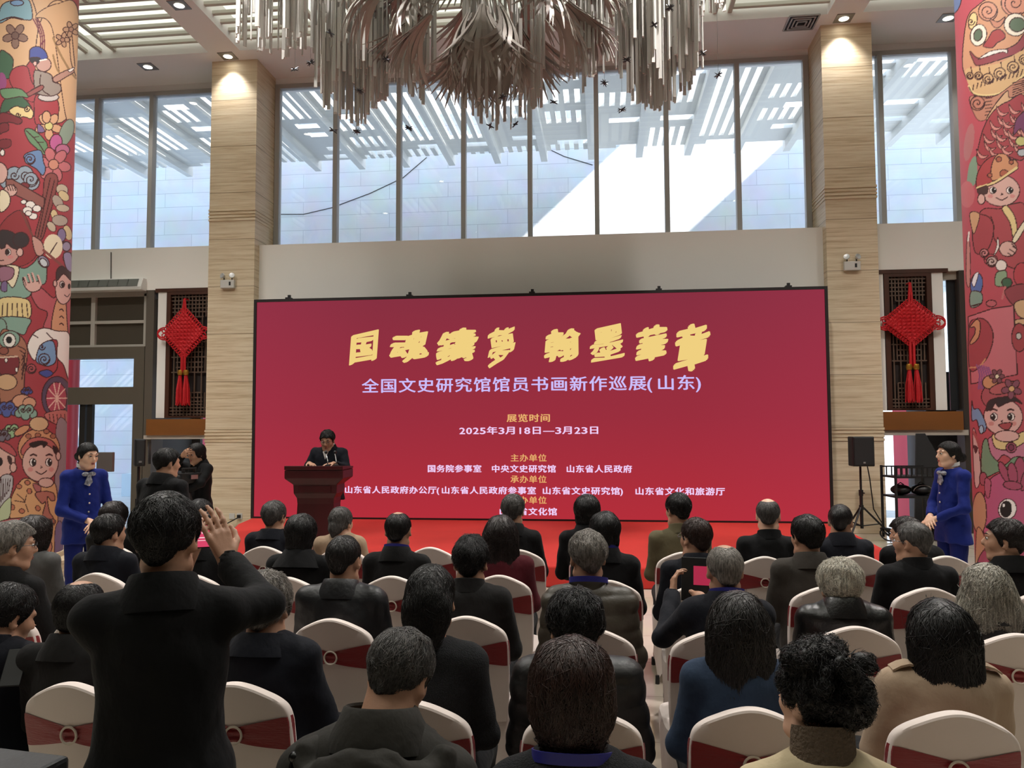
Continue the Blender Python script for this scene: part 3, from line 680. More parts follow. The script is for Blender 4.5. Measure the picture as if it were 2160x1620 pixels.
# equipment rack in the right doorway
RD = 12.6
c = atD(1918, 1000, RD); rx, ry = float(c[0]), float(c[1]); hw_ = 44/FPX*RD
zA = float(atD(1918, 985, RD)[2]); zA2 = float(atD(1918, 1003, RD)[2]); zB = float(atD(1918, 1044, RD)[2]); zC = .22
r = thing('equipment_trolley', 'black metal equipment trolley with shelves beside the right hostess', 'trolley', (rx, ry, 0), math.radians(6))
for sx in (-1, 1):
    for sy in (-1, 1): MB().box(sx*hw_-.016, sx*hw_+.016, sy*.24-.016, sy*.24+.016, .07, zA+.02).build('post', m_blk, r)
for nm, z in (('shelf', zA2), ('shelf', zB), ('shelf', zC)): MB().box(-hw_, hw_, -.24, .24, z-.03, z).build(nm, m_blk, r)
rl = MB()
for yy in (-.24, .24):
    rl.box(-hw_, hw_, yy-.01, yy+.01, zA-.01, zA+.012)
    for i in range(9): x = -hw_+2*hw_*i/8; rl.box(x-.008, x+.008, yy-.008, yy+.008, zA2, zA)
rl.build('basket_rail', m_blk, r)
for sx in (-1, 1):
    for sy in (-1, 1): MB().lathe([(0, -.035), (.035, -.03), (.035, .03), (0, .035)], (0, 0, 0), 14).build('caster', m_blk, r, smooth=True); w_ = r.children[-1]; w_.rotation_euler = (0, math.pi/2, 0); w_.location = (sx*hw_, sy*.24, .036)
for i, (dx, s_) in enumerate(((-.14, 1), (.17, 1.05))):
    q = thing('equipment_bag', ['black zipped equipment bag on the trolley shelf, left one', 'black zipped equipment bag with a pale trim on the trolley shelf, right one'][i], 'bag', (rx+dx, ry, zB), group='bags on the trolley')
    MB().sphere((0, 0, .085*s_), (.15*s_, .17, .085*s_), 20, 12).build('body', M('black_nylon', (20, 20, 22), .45, bump=(60, .2)), q, smooth=True)
    MB().tube([(-.14*s_*math.cos(t), -.1, .07+.085*s_*math.sin(t)) for t in [math.pi*k/10 for k in range(11)]], .007, 6).build('piping', M('pale_trim', (190, 190, 190), .5) if i else m_blk, q)
    MB().tube([(-.05, 0, .165*s_), (0, 0, .2*s_), (.05, 0, .165*s_)], .009, 6).build('handle', m_blk, q)
q = MB(); q.prism([(-.28, 0), (.3, 0), (.34, 1.0), (-.06, 1.75), (-.2, 1.75)], -.02, .02, 'y'); q = q.build('folded_board', M('charcoal_board', (36, 36, 38), .6)); q.location = (rx+.55, ry+.6, .0); tag(q, 'dark folded board leaning behind the equipment trolley', 'board')
# laptop case at the lower left corner
c = atD(62, 1606, 2.0)
r = thing('equipment_case', 'dark grey flat equipment case at the bottom left corner of the photo', 'case', (float(c[0]), float(c[1]), 0), math.radians(-8))
zc_ = float(c[2])
MB().box(-.22, .07, -.10, .06, zc_-.16, zc_).build('shell', M('case_grey', (52, 54, 56), .5, bump=(90, .1)), r, bevel=.012)
MB().box(-.221, .071, -.101, .061, zc_-.06, zc_-.052).build('seam', m_blk, r)
MB().box(-.2, .05, -.08, .04, 0, zc_-.16).build('stand', m_blk, r, bevel=.01)
# =================================================================== CHANDELIER
CD = 9.5
cc = atD(1025, 100, CD); CX, CY = float(cc[0]), float(cc[1])
ch = thing('chandelier', 'huge chandelier of curved metal blades with curtains of hanging glass rods', 'chandelier', (CX, CY, CEIL))
def relc(px, py, D=CD): p = atD(px, py, D); return float(p[0])-CX, float(p[1])-CY, float(p[2])-CEIL
m_blade = M('champagne_metal', (168, 160, 152), .42, .2, var=(3, .1))
rnd = random.Random(11)
MB().lathe([(0, 0), (1.5, 0), (1.5, -.08), (1.35, -.14), (0, -.14)], (0, 0, -.002), 40).build('ceiling_plate', M('chandelier_plate', (150, 146, 140), .4, .5), ch, smooth=True)
def blade_fan(root, az, tilt, n, L, spread, curl):
    """a frond of thin curved blades; az = outward direction, tilt = how steeply the frond falls"""
    out = Vector((math.cos(az), math.sin(az), 0)); side = Vector((-math.sin(az), math.cos(az), 0)); down = Vector((0, 0, -1))
    V = []; F = []
    axis = (down*math.cos(tilt)+out*math.sin(tilt)).normalized(); nrm = (out*math.cos(tilt)-down*math.sin(tilt)).normalized()
    for i in range(n):
        u = -1+2*(i+.5)/n+rnd.uniform(-.03, .03); l = L*(1-.16*u*u)*rnd.uniform(.92, 1.04); w0 = rnd.uniform(.021, .028); ph = rnd.uniform(-.03, .03)
        seg = 9; base = len(V); twa = .75*u+rnd.uniform(-.2, .2); pp = None
        pts = []
        for k in range(seg+1):
            t = k/seg
            pts.append(Vector(root)+axis*l*(t-.20*u*u*t*t)+side*(u*(.05+spread*l*(t**2.1))+curl*.06*math.sin(3*t)*u)+nrm*(.20*l*math.sin(math.pi*t*.8)*(1-.25*u*u)+ph-.10*abs(u)*t)+down*.05*t*t)
        for k in range(seg+1):
            t = k/seg; d0 = (pts[min(k+1, seg)]-pts[max(k-1, 0)]).normalized(); tw = d0.cross(nrm).normalized(); n2 = tw.cross(d0); tw = (tw*math.cos(twa)+n2*math.sin(twa)).normalized(); th = d0.cross(tw).normalized()*.003
            w = w0*(.45+.75*min(1, t/.4))*(1 if t < .6 else max(.12, 1-((t-.6)/.4)**1.8)); p = pts[k]
            V += [p+tw*w+th, p-tw*w+th, p-tw*w-th, p+tw*w-th]
        for k in range(seg):
            b = base+4*k
            for j in range(4): F.append((b+j, b+(j+1) % 4, b+4+(j+1) % 4, b+4+j))
        F.append((base, base+1, base+2, base+3)); e = base+4*seg; F.append((e+3, e+2, e+1, e))
    mb = MB(); mb.add(V, F); return mb.build('blade_fan', m_blade, ch, recalc=False)
zb = relc(1025, 190)[2]                                      # lowest blade tips
tiers = [(.20, zb+.94, 5, .96, .80, .10), (.74, zb+1.12, 7, .94, .80, .46), (1.12, zb+1.34, 9, .88, .80, .66), (1.22, zb+1.80, 10, .82, .8, .95)]
stem = MB()
for R_, z0, n, L, sp, tilt in tiers:
    for i in range(n):
        az = -math.pi/2+2*math.pi*(i+(.5 if n % 2 == 0 else 0))/n
        rt_ = (R_*math.cos(az), R_*math.sin(az), z0+rnd.uniform(-.05, .05))
        blade_fan(rt_, az, tilt, 17, L, sp, .5)
        stem.tube([rt_, (rt_[0]*.7, rt_[1]*.7, z0+.5), (rt_[0]*.45, rt_[1]*.45, -.13)], .012, 5)
stem.lathe([(0.02, -.13), (.06, zb+1.1), (.12, zb+.8), (0, zb+.7)], (0, 0, 0), 16)
stem.build('support_stem', M('chandelier_plate', (150, 146, 140), .4, .5), ch, smooth=True)
m_rod = M('frosted_glass_rod', (204, 201, 196), .25, 0, .6)
clusters = [  # px centre, px half width, bottom py at middle, bottom py at rim, px-depth, count
    (742, 86, 258, 165, 10.5, 165), (580, 80, 108, 84, 9.9, 95), (1392, 95, 228, 135, 10.4, 175), (1062, 88, 262, 215, 10.0, 80), (880, 50, 215, 150, 10.3, 40), (1240, 45, 190, 120, 10.2, 36), (1505, 28, 30, 12, 9.4, 22)]
rods = []
for cx, hw_, ym, ye, D, n in clusters:
    ox, oy, zm = relc(cx, ym, D); ze = relc(cx, ye, D)[2]; R_ = hw_/FPX*D
    for i in range(n):
        rr = R_*math.sqrt(rnd.uniform(.04, 1)); a = rnd.uniform(0, 6.283)
        zb_ = zm+(ze-zm)*(rr/R_)**2.2+rnd.uniform(-.06, .12); L = rnd.uniform(.75, 1.25)
        tier = rnd.choice((0, 0, .45, .9))
        rods.append((ox+rr*math.cos(a), oy+rr*math.sin(a)*.9, zb_+tier, L, rnd.uniform(0, 3.14), math.sin(a)))
rods.sort(key=lambda t: (t[5], t[2]))
wires = MB(); rest = MB()
def rod_mb(mb, x, y, z, L, ang):
    c, s_ = math.cos(ang), math.sin(ang); w, t = .021, .008
    P = [(c*w-s_*t, s_*w+c*t), (-c*w-s_*t, -s_*w+c*t), (-c*w+s_*t, -s_*w-c*t), (c*w+s_*t, s_*w-c*t)]
    mb.prism([(x+p, y+q) for p, q in P], z, z+L, 'z')
for i, (x, y, z, L, ang, sa) in enumerate(rods):
    L = min(L, -.3-z)
    if i < 98:
        mb = MB(); rod_mb(mb, 0, 0, 0, L, ang); o = mb.build('glass_rod', m_rod, ch); o.location = (x, y, z)
    else: rod_mb(rest, x, y, z, L, ang)
    wires.tube([(x, y, z+L), (x, y, -.05)], .0018, 3, cap=False)
tag(rest.build('glass_rod_curtain', m_rod, ch), kind='stuff')
m_star = M('dark_star_metal', (74, 74, 78), .3, .7)
for px, py, D in ((703, 275, 9.2), (752, 277, 9.0), (862, 270, 9.3), (655, 132, 9.2), (622, 146, 9.4), (697, 70, 9.0), (815, 125, 9.0), (758, 192, 8.9), (1168, 215, 9.2), (1060, 205, 9.0), (1087, 262, 9.4), (1034, 266, 9.2),
                  (1312, 232, 9.1), (1515, 158, 9.0), (1380, 52, 8.8), (1413, 16, 8.8), (1322, 126, 8.8), (1482, 112, 9.1), (1275, 175, 9.4)):
    x, y, z = relc(px, py, D); s_ = MB(); rr = random.Random(px)
    for k in range(7):
        a = rr.uniform(0, 6.28); e = rr.uniform(-.9, .9); d = (math.cos(a)*math.cos(e), math.sin(a)*math.cos(e), math.sin(e))
        s_.tube([tuple(-.055*v for v in d), (0, 0, 0), tuple(.055*v for v in d)], [.002, .011, .002], 5)
    o = s_.build('star_pendant', m_star, ch); o.location = (x, y, z)
    wires.tube([(x, y, z), (x, y, -.05)], .0022, 3, cap=False)
tag(wires.build('hanging_wires', M('wire_grey', (110, 108, 104), .4, .5), ch), kind='stuff')
# carrier frame from which the outer rod curtains hang
f = MB()
for cx, hw_, ym, ye, D, n in clusters:
    ox, oy, zm = relc(cx, ym, D); R_ = hw_/FPX*D
    f.box(ox-R_, ox+R_, oy-R_*.95, oy+R_*.95, -.05, 0)
f.build('carrier_plate', M('chandelier_plate', (150, 146, 140), .4, .5), ch)
# =================================================================== PAINTED ROUND COLUMNS
def crom(pts, n=10, closed=True):
    P = np.array(pts, float); k = len(P); out = []
    rng = range(k) if closed else range(k-1)
    for i in rng:
        g = lambda j: P[j % k] if closed else P[min(max(j, 0), k-1)]
        p0, p1, p2, p3 = g(i-1), g(i), g(i+1), g(i+2)
        for t in np.linspace(0, 1, n, endpoint=False):
            out.append(.5*((2*p1)+(-p0+p2)*t+(2*p0-5*p1+4*p2-p3)*t*t+(-p0+3*p1-3*p2+p3)*t**3))
    if not closed: out.append(P[-1])
    return np.array(out)
class Paint:
    """paints flat cartoon shapes into the colour attribute of a column; shapes are drawn in the photograph's frame"""
    LINE = (70, 30, 30)
    def __init__(s, U, Vv, base): s.u = U; s.v = Vv; s.c = np.tile(np.array(lin(base)), (len(U), 1)) 
    def idx(s, x0, y0, x1, y1): return np.where((s.u > x0) & (s.u < x1) & (s.v > y0) & (s.v < y1))[0]
    def inside(s, poly, pad=0):
        i = s.idx(poly[:, 0].min()-pad, poly[:, 1].min()-pad, poly[:, 0].max()+pad, poly[:, 1].max()+pad)
        x, y = s.u[i], s.v[i]; ins = np.zeros(len(i), bool); n = len(poly); j = n-1
        for k in range(n):
            xi, yi = poly[k]; xj, yj = poly[j]
            if yi != yj: ins ^= ((yi > y) != (yj > y)) & (x < (xj-xi)*(y-yi)/(yj-yi)+xi)
            j = k
        return i, ins
    def stroke(s, pts, w, col):
        c = np.array(lin(col))
        for a, b in zip(pts[:-1], pts[1:]):
            i = s.idx(min(a[0], b[0])-w, min(a[1], b[1])-w, max(a[0], b[0])+w, max(a[1], b[1])+w)
            if not len(i): continue
            d = b-a; L2 = max(d@d, 1e-9); p = np.stack([s.u[i]-a[0], s.v[i]-a[1]], 1); t = np.clip(p@d/L2, 0, 1)
            dd = np.hypot(p[:, 0]-t*d[0], p[:, 1]-t*d[1]); k = i[dd < w*.5+.25]; s.c[k] = c
    def P(s, pts, fill=None, w=1.6, smooth=True, col=None):
        poly = crom(pts) if smooth else np.array(pts, float)
        if fill is not None:
            i, ins = s.inside(poly); s.c[i[ins]] = np.array(lin(fill))
        if w: s.stroke(np.vstack([poly, poly[:1]]), w, col or s.LINE)
    def E(s, cx, cy, rx, ry, fill=None, rot=0, w=1.6, col=None):
        t = np.linspace(0, 2*np.pi, 36, endpoint=False); r = math.radians(rot)
        x = rx*np.cos(t); y = ry*np.sin(t)
        s.P(np.stack([cx+x*math.cos(r)-y*math.sin(r), cy+x*math.sin(r)+y*math.cos(r)], 1), fill, w, False, col)
    def L(s, pts, w=1.6, col=None, smooth=True): s.stroke(crom(pts, 8, False) if smooth else np.array(pts, float), w, col or s.LINE)
    def spiral(s, cx, cy, r, turns=1.6, start=0, fill=None, w=1.8, col=None):
        if fill: s.E(cx, cy, r, r, fill, 0, w, col)
        t = np.linspace(0, 1, 30); a = start+t*turns*2*np.pi; q = r*(1-t)*.9
        s.stroke(np.stack([cx+q*np.cos(a), cy+q*np.sin(a)], 1), w, col or s.LINE)
    def flower(s, cx, cy, r, n, fill, core, rot=0):
        for k in range(n):
            a = rot+2*math.pi*k/n; s.E(cx+r*.72*math.cos(a), cy+r*.72*math.sin(a), r*.52, r*.36, fill, math.degrees(a), 1.4)
        s.E(cx, cy, r*.36, r*.36, core, 0, 1.4)
    def cloud(s, cx, cy, r, fill):
        for dx, dy, q in ((-.9, .25, .55), (.95, .3, .6), (0, .55, .6), (-.35, -.25, .62), (.45, -.3, .62)): s.E(cx+dx*r, cy+dy*r, q*r, q*r, fill, 0, 1.8)
        s.E(cx, cy+.1*r, r*.75, r*.5, fill, 0, 0); s.spiral(cx-.35*r, cy-.2*r, r*.4); s.spiral(cx+.5*r, cy-.2*r, r*.4, start=2)
    def face(s, cx, cy, rx, ry, skin, look=1, mouth='smile', brow=True, hair=None):
        s.E(cx, cy, rx, ry, skin)
        for sx in (-1, 1):
            ex = cx+sx*rx*.44+look*rx*.06; ey = cy-ry*.02
            s.E(ex-look*rx*.04, ey, rx*.17, ry*.21, (240, 226, 220), 0, 1.2); s.E(ex+look*rx*.03, ey, rx*.135, ry*.19, (46, 34, 32), 0, 0); s.E(ex+look*rx*.07, ey-ry*.07, rx*.035, ry*.04, (240, 235, 230), 0, 0)
            s.E(cx+sx*rx*.58+look*rx*.03, cy+ry*.36, rx*.14, ry*.12, (214, 128, 120), 0, 0)
            if brow: s.L([(ex-sx*rx*.16, ey-ry*.36), (ex, ey-ry*.42), (ex+sx*rx*.16, ey-ry*.36)], 3.2)
        s.L([(cx+look*rx*.03, cy+ry*.18), (cx+look*rx*.1, cy+ry*.24), (cx+look*rx*.02, cy+ry*.28)], 1.6)
        if mouth == 'smile': s.L([(cx-rx*.25, cy+ry*.46), (cx+look*rx*.05, cy+ry*.6), (cx+rx*.36, cy+ry*.42)], 1.8)
        else: s.P([(cx-rx*.22, cy+ry*.42), (cx+rx*.42, cy+ry*.3), (cx+rx*.34, cy+ry*.62), (cx+rx*.08, cy+ry*.7)], (176, 60, 66), 1.6)
def painted_column(name, label, cx, cy, R, paint, base, plinth):
    r = thing(name, label, 'column', (cx, cy, 0), group='painted round columns')
    # finely meshed shaft; denser on the side that faces the hall
    dirc = math.atan2(-cy, -cx); na, nz = 400, 1400
    t = np.linspace(-1, 1, na, endpoint=False); ang = dirc+np.pi*(.55*t+.45*t**3)
    z = np.linspace(.02, CEIL, nz)
    A, Z = np.meshgrid(ang, z); X = R*np.cos(A); Y = R*np.sin(A)
    Pw = np.stack([X+cx, Y+cy, Z], -1).reshape(-1, 3)
    q = Pw-CAM; dpt = q@FW; U = 1080+FPX*(q@RT)/dpt; Vv = 810-FPX*(q@UP)/dpt
    if cx > 0: U = 2163-np.abs(U-2163)                          # the picture carries on, turned over, round the far side
    else: U = np.abs(U+3)-3
    pt = Paint(U, Vv, base); paint(pt)
    i = np.arange(na); j = np.arange(nz-1); I, J = np.meshgrid(i, j); I = I.ravel(); J = J.ravel(); I2 = (I+1) % na
    quads = np.stack([J*na+I, J*na+I2, (J+1)*na+I2, (J+1)*na+I], 1)
    m = bpy.data.materials.get('painted_wrap')
    if not m:
        m = bpy.data.materials.new('painted_wrap'); m.use_nodes = True; n = m.node_tree.nodes; at = n.new('ShaderNodeVertexColor'); at.layer_name = 'paint'
        m.node_tree.links.new(at.outputs[0], n['Principled BSDF'].inputs['Base Color']); n['Principled BSDF'].inputs['Roughness'].default_value = .55
        n['Principled BSDF'].inputs['Specular IOR Level'].default_value = .3
    lum = pt.c@np.array([.25, .6, .15]); pt.c = (pt.c*.76+lum[:, None]*.24)*1.02+.006
    o = mesh_np('painted_shaft', np.stack([X, Y, Z], -1).reshape(-1, 3), quads, None, [m], r)
    ca = o.data.color_attributes.new('paint', 'FLOAT_COLOR', 'POINT')
    ca.data.foreach_set('color', np.concatenate([pt.c, np.ones((len(pt.c), 1))], 1).astype(np.float32).ravel())
    MB().lathe([(0, 0), (R+.1, 0), (R+.1, .2), (R+.03, .24), (R+.03, .3), (R-.02, .3)], (0, 0, 0), 48).build('plinth', m_trav, r, smooth=True)
    return r
SKIN, RED, DRED, TAN, ORG, YEL, GRN, DGRN, TEAL, BLU, DBLU, PUR, WHT, BRN, PNK, MAG, CRM = (214, 160, 146), (168, 46, 56), (128, 34, 44), (206, 156, 104), (206, 132, 78), (222, 190, 112), (92, 134, 88), (58, 96, 66), (122, 158, 140), (104, 146, 190), (60, 72, 150), (120, 92, 140), (226, 214, 204), (146, 92, 74), (226, 150, 158), (190, 78, 140), (226, 206, 166)
def left_mural(p):
    p.E(60, -20, 90, 80, TAN); p.E(25, 60, 55, 95, TAN); p.E(122, 130, 48, 130, TAN); p.P([(75, 35), (120, 8), (165, 25), (168, 260), (140, 250), (110, 60)], (202, 152, 100), 1.2)
    p.P([(0, 20), (12, 5), (40, 0), (62, 2), (68, 38), (52, 42), (24, 38), (0, 48)], (112, 156, 170)); p.L([(0, 44), (24, 36), (48, 40)], 2.2); p.E(36, 6, 14, 6, BLU)
    p.flower(32, 75, 22, 5, (134, 96, 78), (112, 78, 66), .3)
    for k in range(3): p.L([(70+k*5, 40), (84+k*4, 70), (86+k*4, 105)], 2.4, (120, 40, 56))
    p.L([(112, 80), (126, 112), (148, 150), (160, 165)], 4, (150, 110, 60)); p.L([(112, 116), (118, 140), (124, 152)], 3.4, (150, 110, 60))
    p.flower(132, 84, 13, 5, (176, 128, 88), (160, 110, 80)); p.flower(150, 62, 14, 5, (176, 128, 88), (160, 110, 80), .6); p.L([(146, 80), (150, 130), (160, 160)], 1.4); p.L([(152, 76), (158, 140)], 1.4)
    p.P([(0, 110), (16, 112), (28, 126), (27, 146), (35, 158), (30, 166), (14, 166), (0, 172)], DGRN); p.P([(0, 155), (10, 158), (14, 178), (4, 196), (0, 190)], (150, 60, 120), 0)
    p.P([(28, 145), (56, 140), (66, 170), (76, 190), (70, 215), (40, 200), (20, 170)], RED, 1.4)
    # boy with blue cap and grey coat
    p.P([(78, 200), (120, 210), (122, 250), (112, 268), (92, 262), (76, 262), (72, 235)], RED); p.E(102, 205, 22, 9, (190, 176, 170))
    p.P([(72, 152), (86, 150), (108, 158), (112, 172), (126, 178), (128, 192), (112, 202), (86, 200), (74, 190)], (146, 128, 116)); p.L([(86, 158), (84, 176), (92, 192), (104, 200)], 1.6)
    p.P([(112, 164), (136, 150), (152, 146), (156, 152), (140, 162), (118, 174)], (176, 124, 104)); p.P([(52, 200), (86, 180), (90, 188), (60, 204)], (150, 70, 66)); p.P([(144, 148), (156, 142), (156, 146), (148, 152)], WHT, 1)
    p.E(92, 136, 16, 15, (190, 138, 122)); p.P([(62, 120), (64, 104), (78, 98), (94, 106), (100, 122), (86, 126), (64, 126)], DBLU); p.P([(64, 122), (84, 122), (80, 134), (66, 132)], (48, 36, 44), 1); p.E(74, 134, 4, 5, SKIN, 0, 1.2); p.L([(84, 128), (98, 125)], 2.4, WHT)
    p.P([(0, 235), (6, 215), (20, 202), (40, 200), (58, 215), (66, 230), (40, 226), (20, 234), (2, 240)], DGRN); p.P([(0, 190), (20, 186), (44, 188), (60, 205), (40, 204), (10, 208)], GRN)
    p.P([(20, 232), (34, 224), (50, 228), (60, 224), (70, 236), (66, 250), (50, 246), (40, 248), (24, 240)], YEL); p.spiral(38, 242, 6); p.spiral(56, 230, 7)
    p.P([(0, 240), (20, 240), (46, 252), (40, 262), (18, 258), (0, 266)], DRED); p.P([(0, 262), (16, 260), (18, 274), (6, 280), (0, 282)], DRED)
    p.flower(103, 266, 24, 5, (210, 150, 100), (206, 190, 96), .3); p.E(98, 247, 9, 13, (210, 150, 100)); p.P([(80, 262), (90, 268), (94, 278), (80, 278)], PUR, 1)
    p.P([(52, 274), (66, 272), (86, 286), (100, 306), (94, 326), (76, 312), (60, 296)], GRN); p.L([(56, 276), (78, 298), (94, 322)], 1.8); p.L([(70, 290), (82, 288)], 1.2); p.L([(78, 300), (92, 300)], 1.2)
    p.E(140, 280, 14, 30, (130, 146, 124), 20, 1); p.E(118, 300, 13, 17, MAG, 10); p.E(132, 316, 15, 12, (186, 90, 128)); p.flower(113, 347, 30, 6, (196, 96, 100), (206, 128, 96), .2)
    p.P([(50, 330), (64, 320), (86, 318), (92, 342), (96, 356), (90, 370), (76, 356), (60, 346)], (92, 128, 176)); p.spiral(63, 336, 11, fill=(92, 128, 176))
    p.cloud(40, 376, 28, (140, 156, 172)); p.spiral(65, 379, 15, fill=(140, 156, 172)); p.E(52, 392, 10, 7, DRED)
    p.E(5, 322, 5, 7, WHT); p.P([(0, 296), (20, 294), (24, 305), (16, 312), (0, 312)], DRED, 1.2); p.E(0, 365, 16, 22, SKIN)
    # ladder beams
    p.P([(96, 372), (122, 378), (100, 470), (88, 505), (74, 500), (88, 440)], (140, 66, 60)); p.L([(106, 376), (92, 440), (80, 500)], 1.6); p.L([(115, 380), (98, 450), (86, 500)], 1.6)
    p.P([(12, 378), (26, 378), (94, 418), (92, 440), (30, 410), (14, 400)], (146, 80, 70), 1.8, False); p.E(22, 402, 14, 12, SKIN); p.P([(0, 404), (14, 404), (22, 420), (16, 438), (0, 446)], CRM)
    for k in range(4): p.L([(14+k*5, 392-k), (18+k*5, 402)], 1.6)
    for dx, dy, q in ((50, 426, 6), (64, 432, 10), (78, 440, 9), (58, 444, 10), (70, 456, 9), (60, 450, 7)): p.E(dx, dy, q, q*.8, WHT, 0, 1.2)
    p.L([(44, 444), (70, 500)], 3.6, (150, 80, 64)); p.P([(0, 478), (44, 444), (70, 500), (76, 540), (40, 562), (0, 540)], (150, 36, 42), 1)
    p.L([(44, 444), (70, 500)], 3.2, (120, 60, 50))
    for k in range(12): p.E(112+rnd.uniform(-8, 34), 400+k*13, rnd.uniform(9, 18), rnd.uniform(7, 13), ((190, 168, 138), (208, 180, 120), (170, 150, 132))[k % 3], rnd.uniform(0, 90), .8)
    p.E(130, 496, 9, 14, (130, 108, 150)); p.E(140, 520, 9, 10, (150, 134, 160)); p.P([(134, 536), (150, 536), (152, 572), (140, 566)], (146, 130, 166)); p.E(112, 520, 20, 26, CRM, 0, 0); p.L([(106, 534), (120, 512)], 2)
    # girl with bun
    p.P([(0, 560), (30, 560), (52, 566), (70, 555), (84, 540), (98, 560), (96, 596), (76, 604), (60, 626), (30, 632), (0, 630)], TEAL)
    p.P([(0, 562), (34, 560), (40, 574), (28, 606), (14, 594), (0, 590)], CRM); p.P([(0, 564), (28, 566), (26, 586), (8, 594), (0, 592)], (156, 96, 120)); p.P([(4, 596), (14, 594), (14, 614), (2, 612)], PUR, 1.2)
    p.E(8, 528, 34, 32, (200, 138, 126)); p.P([(0, 488), (22, 488), (36, 500), (42, 524), (28, 524), (14, 514), (10, 522), (0, 522)], (58, 44, 46)); p.E(44, 506, 17, 16, (58, 44, 46)); p.E(42, 532, 7, 9, SKIN)
    p.E(17, 532, 6, 7, (236, 226, 220), 0, 1); p.E(16, 532, 4.5, 6, (60, 34, 30), 0, 0); p.E(22, 542, 6, 4, (214, 120, 116), 0, 0); p.L([(0, 550), (8, 549)], 1.6)
    p.P([(68, 500), (78, 502), (90, 514), (92, 534), (80, 540), (72, 526)], (196, 138, 122)); p.L([(92, 528), (130, 560), (152, 582)], 5, (140, 66, 60)); p.E(92, 552, 10, 14, (140, 132, 158), -40); p.E(92, 554, 7, 10, (190, 196, 200), -40)
    p.P([(0, 630), (54, 630), (66, 650), (62, 670), (40, 672), (0, 668)], YEL)
    for k in range(6): p.L([(6+k*10, 640), (4+k*11, 668)], 1.6)
    p.P([(0, 670), (62, 672), (58, 692), (50, 706), (30, 700), (12, 702), (0, 700)], TEAL); p.E(2, 690, 12, 18, TEAL)
    # waving boy
    p.P([(66, 620), (84, 606), (112, 628), (124, 620), (122, 660), (110, 692), (92, 690), (100, 660), (80, 648)], (186, 74, 84)); p.P([(120, 632), (140, 640), (146, 700), (120, 700), (108, 690)], (206, 138, 90)); p.P([(140, 632), (152, 640), (150, 720), (144, 706)], (186, 74, 84))
    for k in range(3): p.L([(126, 654+k*15), (130, 652+k*15), (134, 656+k*15)], 2)
    p.P([(48, 585), (56, 596), (84, 594), (84, 610), (66, 616), (52, 604)], SKIN)
    for a, b in ((52, 586), (60, 580), (68, 577), (80, 582)): p.L([(a, b), (a+6, b+18)], 5, SKIN); p.L([(a-2, b), (a+3, b+16)], 1.2)
    p.E(135, 608, 18, 34, SKIN, 4); p.P([(120, 570), (132, 562), (152, 580), (150, 592), (134, 578), (120, 592)], (70, 48, 46)); p.E(131, 600, 5, 7, WHT); p.E(132, 601, 3.4, 5.4, (50, 34, 32), 0, 0); p.E(146, 604, 3, 6, (50, 34, 32), 0, 0); p.E(116, 598, 4, 7, SKIN); p.L([(136, 622), (142, 626), (147, 620)], 1.4)
    p.P([(58, 732), (70, 704), (92, 692), (120, 698), (144, 702), (148, 730), (146, 800), (134, 770), (120, 752), (120, 718), (96, 722), (84, 738), (72, 760)], WHT); p.L([(70, 706), (80, 712)], 1.8); p.L([(98, 702), (112, 716)], 1.8)
    p.P([(76, 760), (86, 728), (112, 720), (118, 760), (104, 772), (90, 770)], BLU); p.spiral(93, 758, 12, fill=BLU); p.spiral(88, 732, 8)
    # lion mask
    p.P([(0, 706), (30, 702), (50, 716), (58, 742), (52, 790), (48, 826), (20, 846), (0, 844)], (168, 100, 70)); p.E(20, 716, 22, 18, TEAL, -14); p.E(20, 718, 13, 15, WHT); p.E(19, 717, 6.5, 7.5, (36, 28, 28), 0, 0)
    p.P([(0, 756), (38, 754), (36, 786), (20, 790), (0, 788)], DRED); p.L([(0, 754), (36, 752)], 3, (210, 170, 140)); p.E(8, 740, 10, 8, (150, 74, 56)); p.E(14, 806, 22, 17, TAN); p.E(13, 760, 3, 5, WHT, 0, 1); p.E(35, 780, 3, 5, WHT, 0, 1)
    for k in range(5): p.L([(38+k*4, 730+k*9), (54-k, 740+k*10), (46, 760+k*10)], 1.6)
    p.spiral(66, 778, 10, fill=(176, 66, 74)); p.P([(82, 786), (100, 780), (112, 788), (98, 796)], DBLU); p.L([(112, 788), (120, 778), (122, 760)], 1.8)
    p.E(120, 838, 32, 44, (88, 66, 92)); p.E(119, 840, 22, 34, (176, 50, 76)); p.E(120, 840, 3, 4, CRM, 0, 1)
    for k in range(10): a = k*.628; p.L([(120, 840), (120+21*math.cos(a), 840+33*math.sin(a))], 2, (226, 170, 150))
    p.E(46, 846, 20, 14, (208, 140, 100)); p.E(62, 850, 14, 12, (208, 140, 100)); p.cloud(56, 824, 8, DBLU); p.cloud(14, 862, 16, (72, 88, 160)); p.cloud(54, 868, 16, TEAL); p.P([(96, 872), (140, 866), (142, 900), (104, 888)], (196, 96, 86), 1.2)
    for k in range(5): p.L([(104+k*8, 874), (106+k*8, 890)], 1.2)
    p.cloud(24, 908, 14, (140, 176, 124)); p.cloud(4, 918, 12, (110, 100, 116))
    # tiger-hat boy
    p.P([(118, 905), (146, 902), (144, 980), (134, 1180), (118, 1180)], (150, 120, 128), 1); p.E(82, 946, 44, 42, ORG); p.E(82, 894, 20, 15, TAN); p.E(46, 908, 18, 8, ORG, -30)
    for x, y in ((60, 920), (98, 910), (80, 918), (112, 920)): p.E(x, y, 6, 5, (170, 90, 56), 0, 1)
    p.P([(44, 950), (60, 928), (84, 922), (110, 930), (124, 952), (118, 960), (84, 940), (52, 960)], (190, 80, 74)); p.face(85, 976, 38, 40, SKIN, 1, 'smile', True)
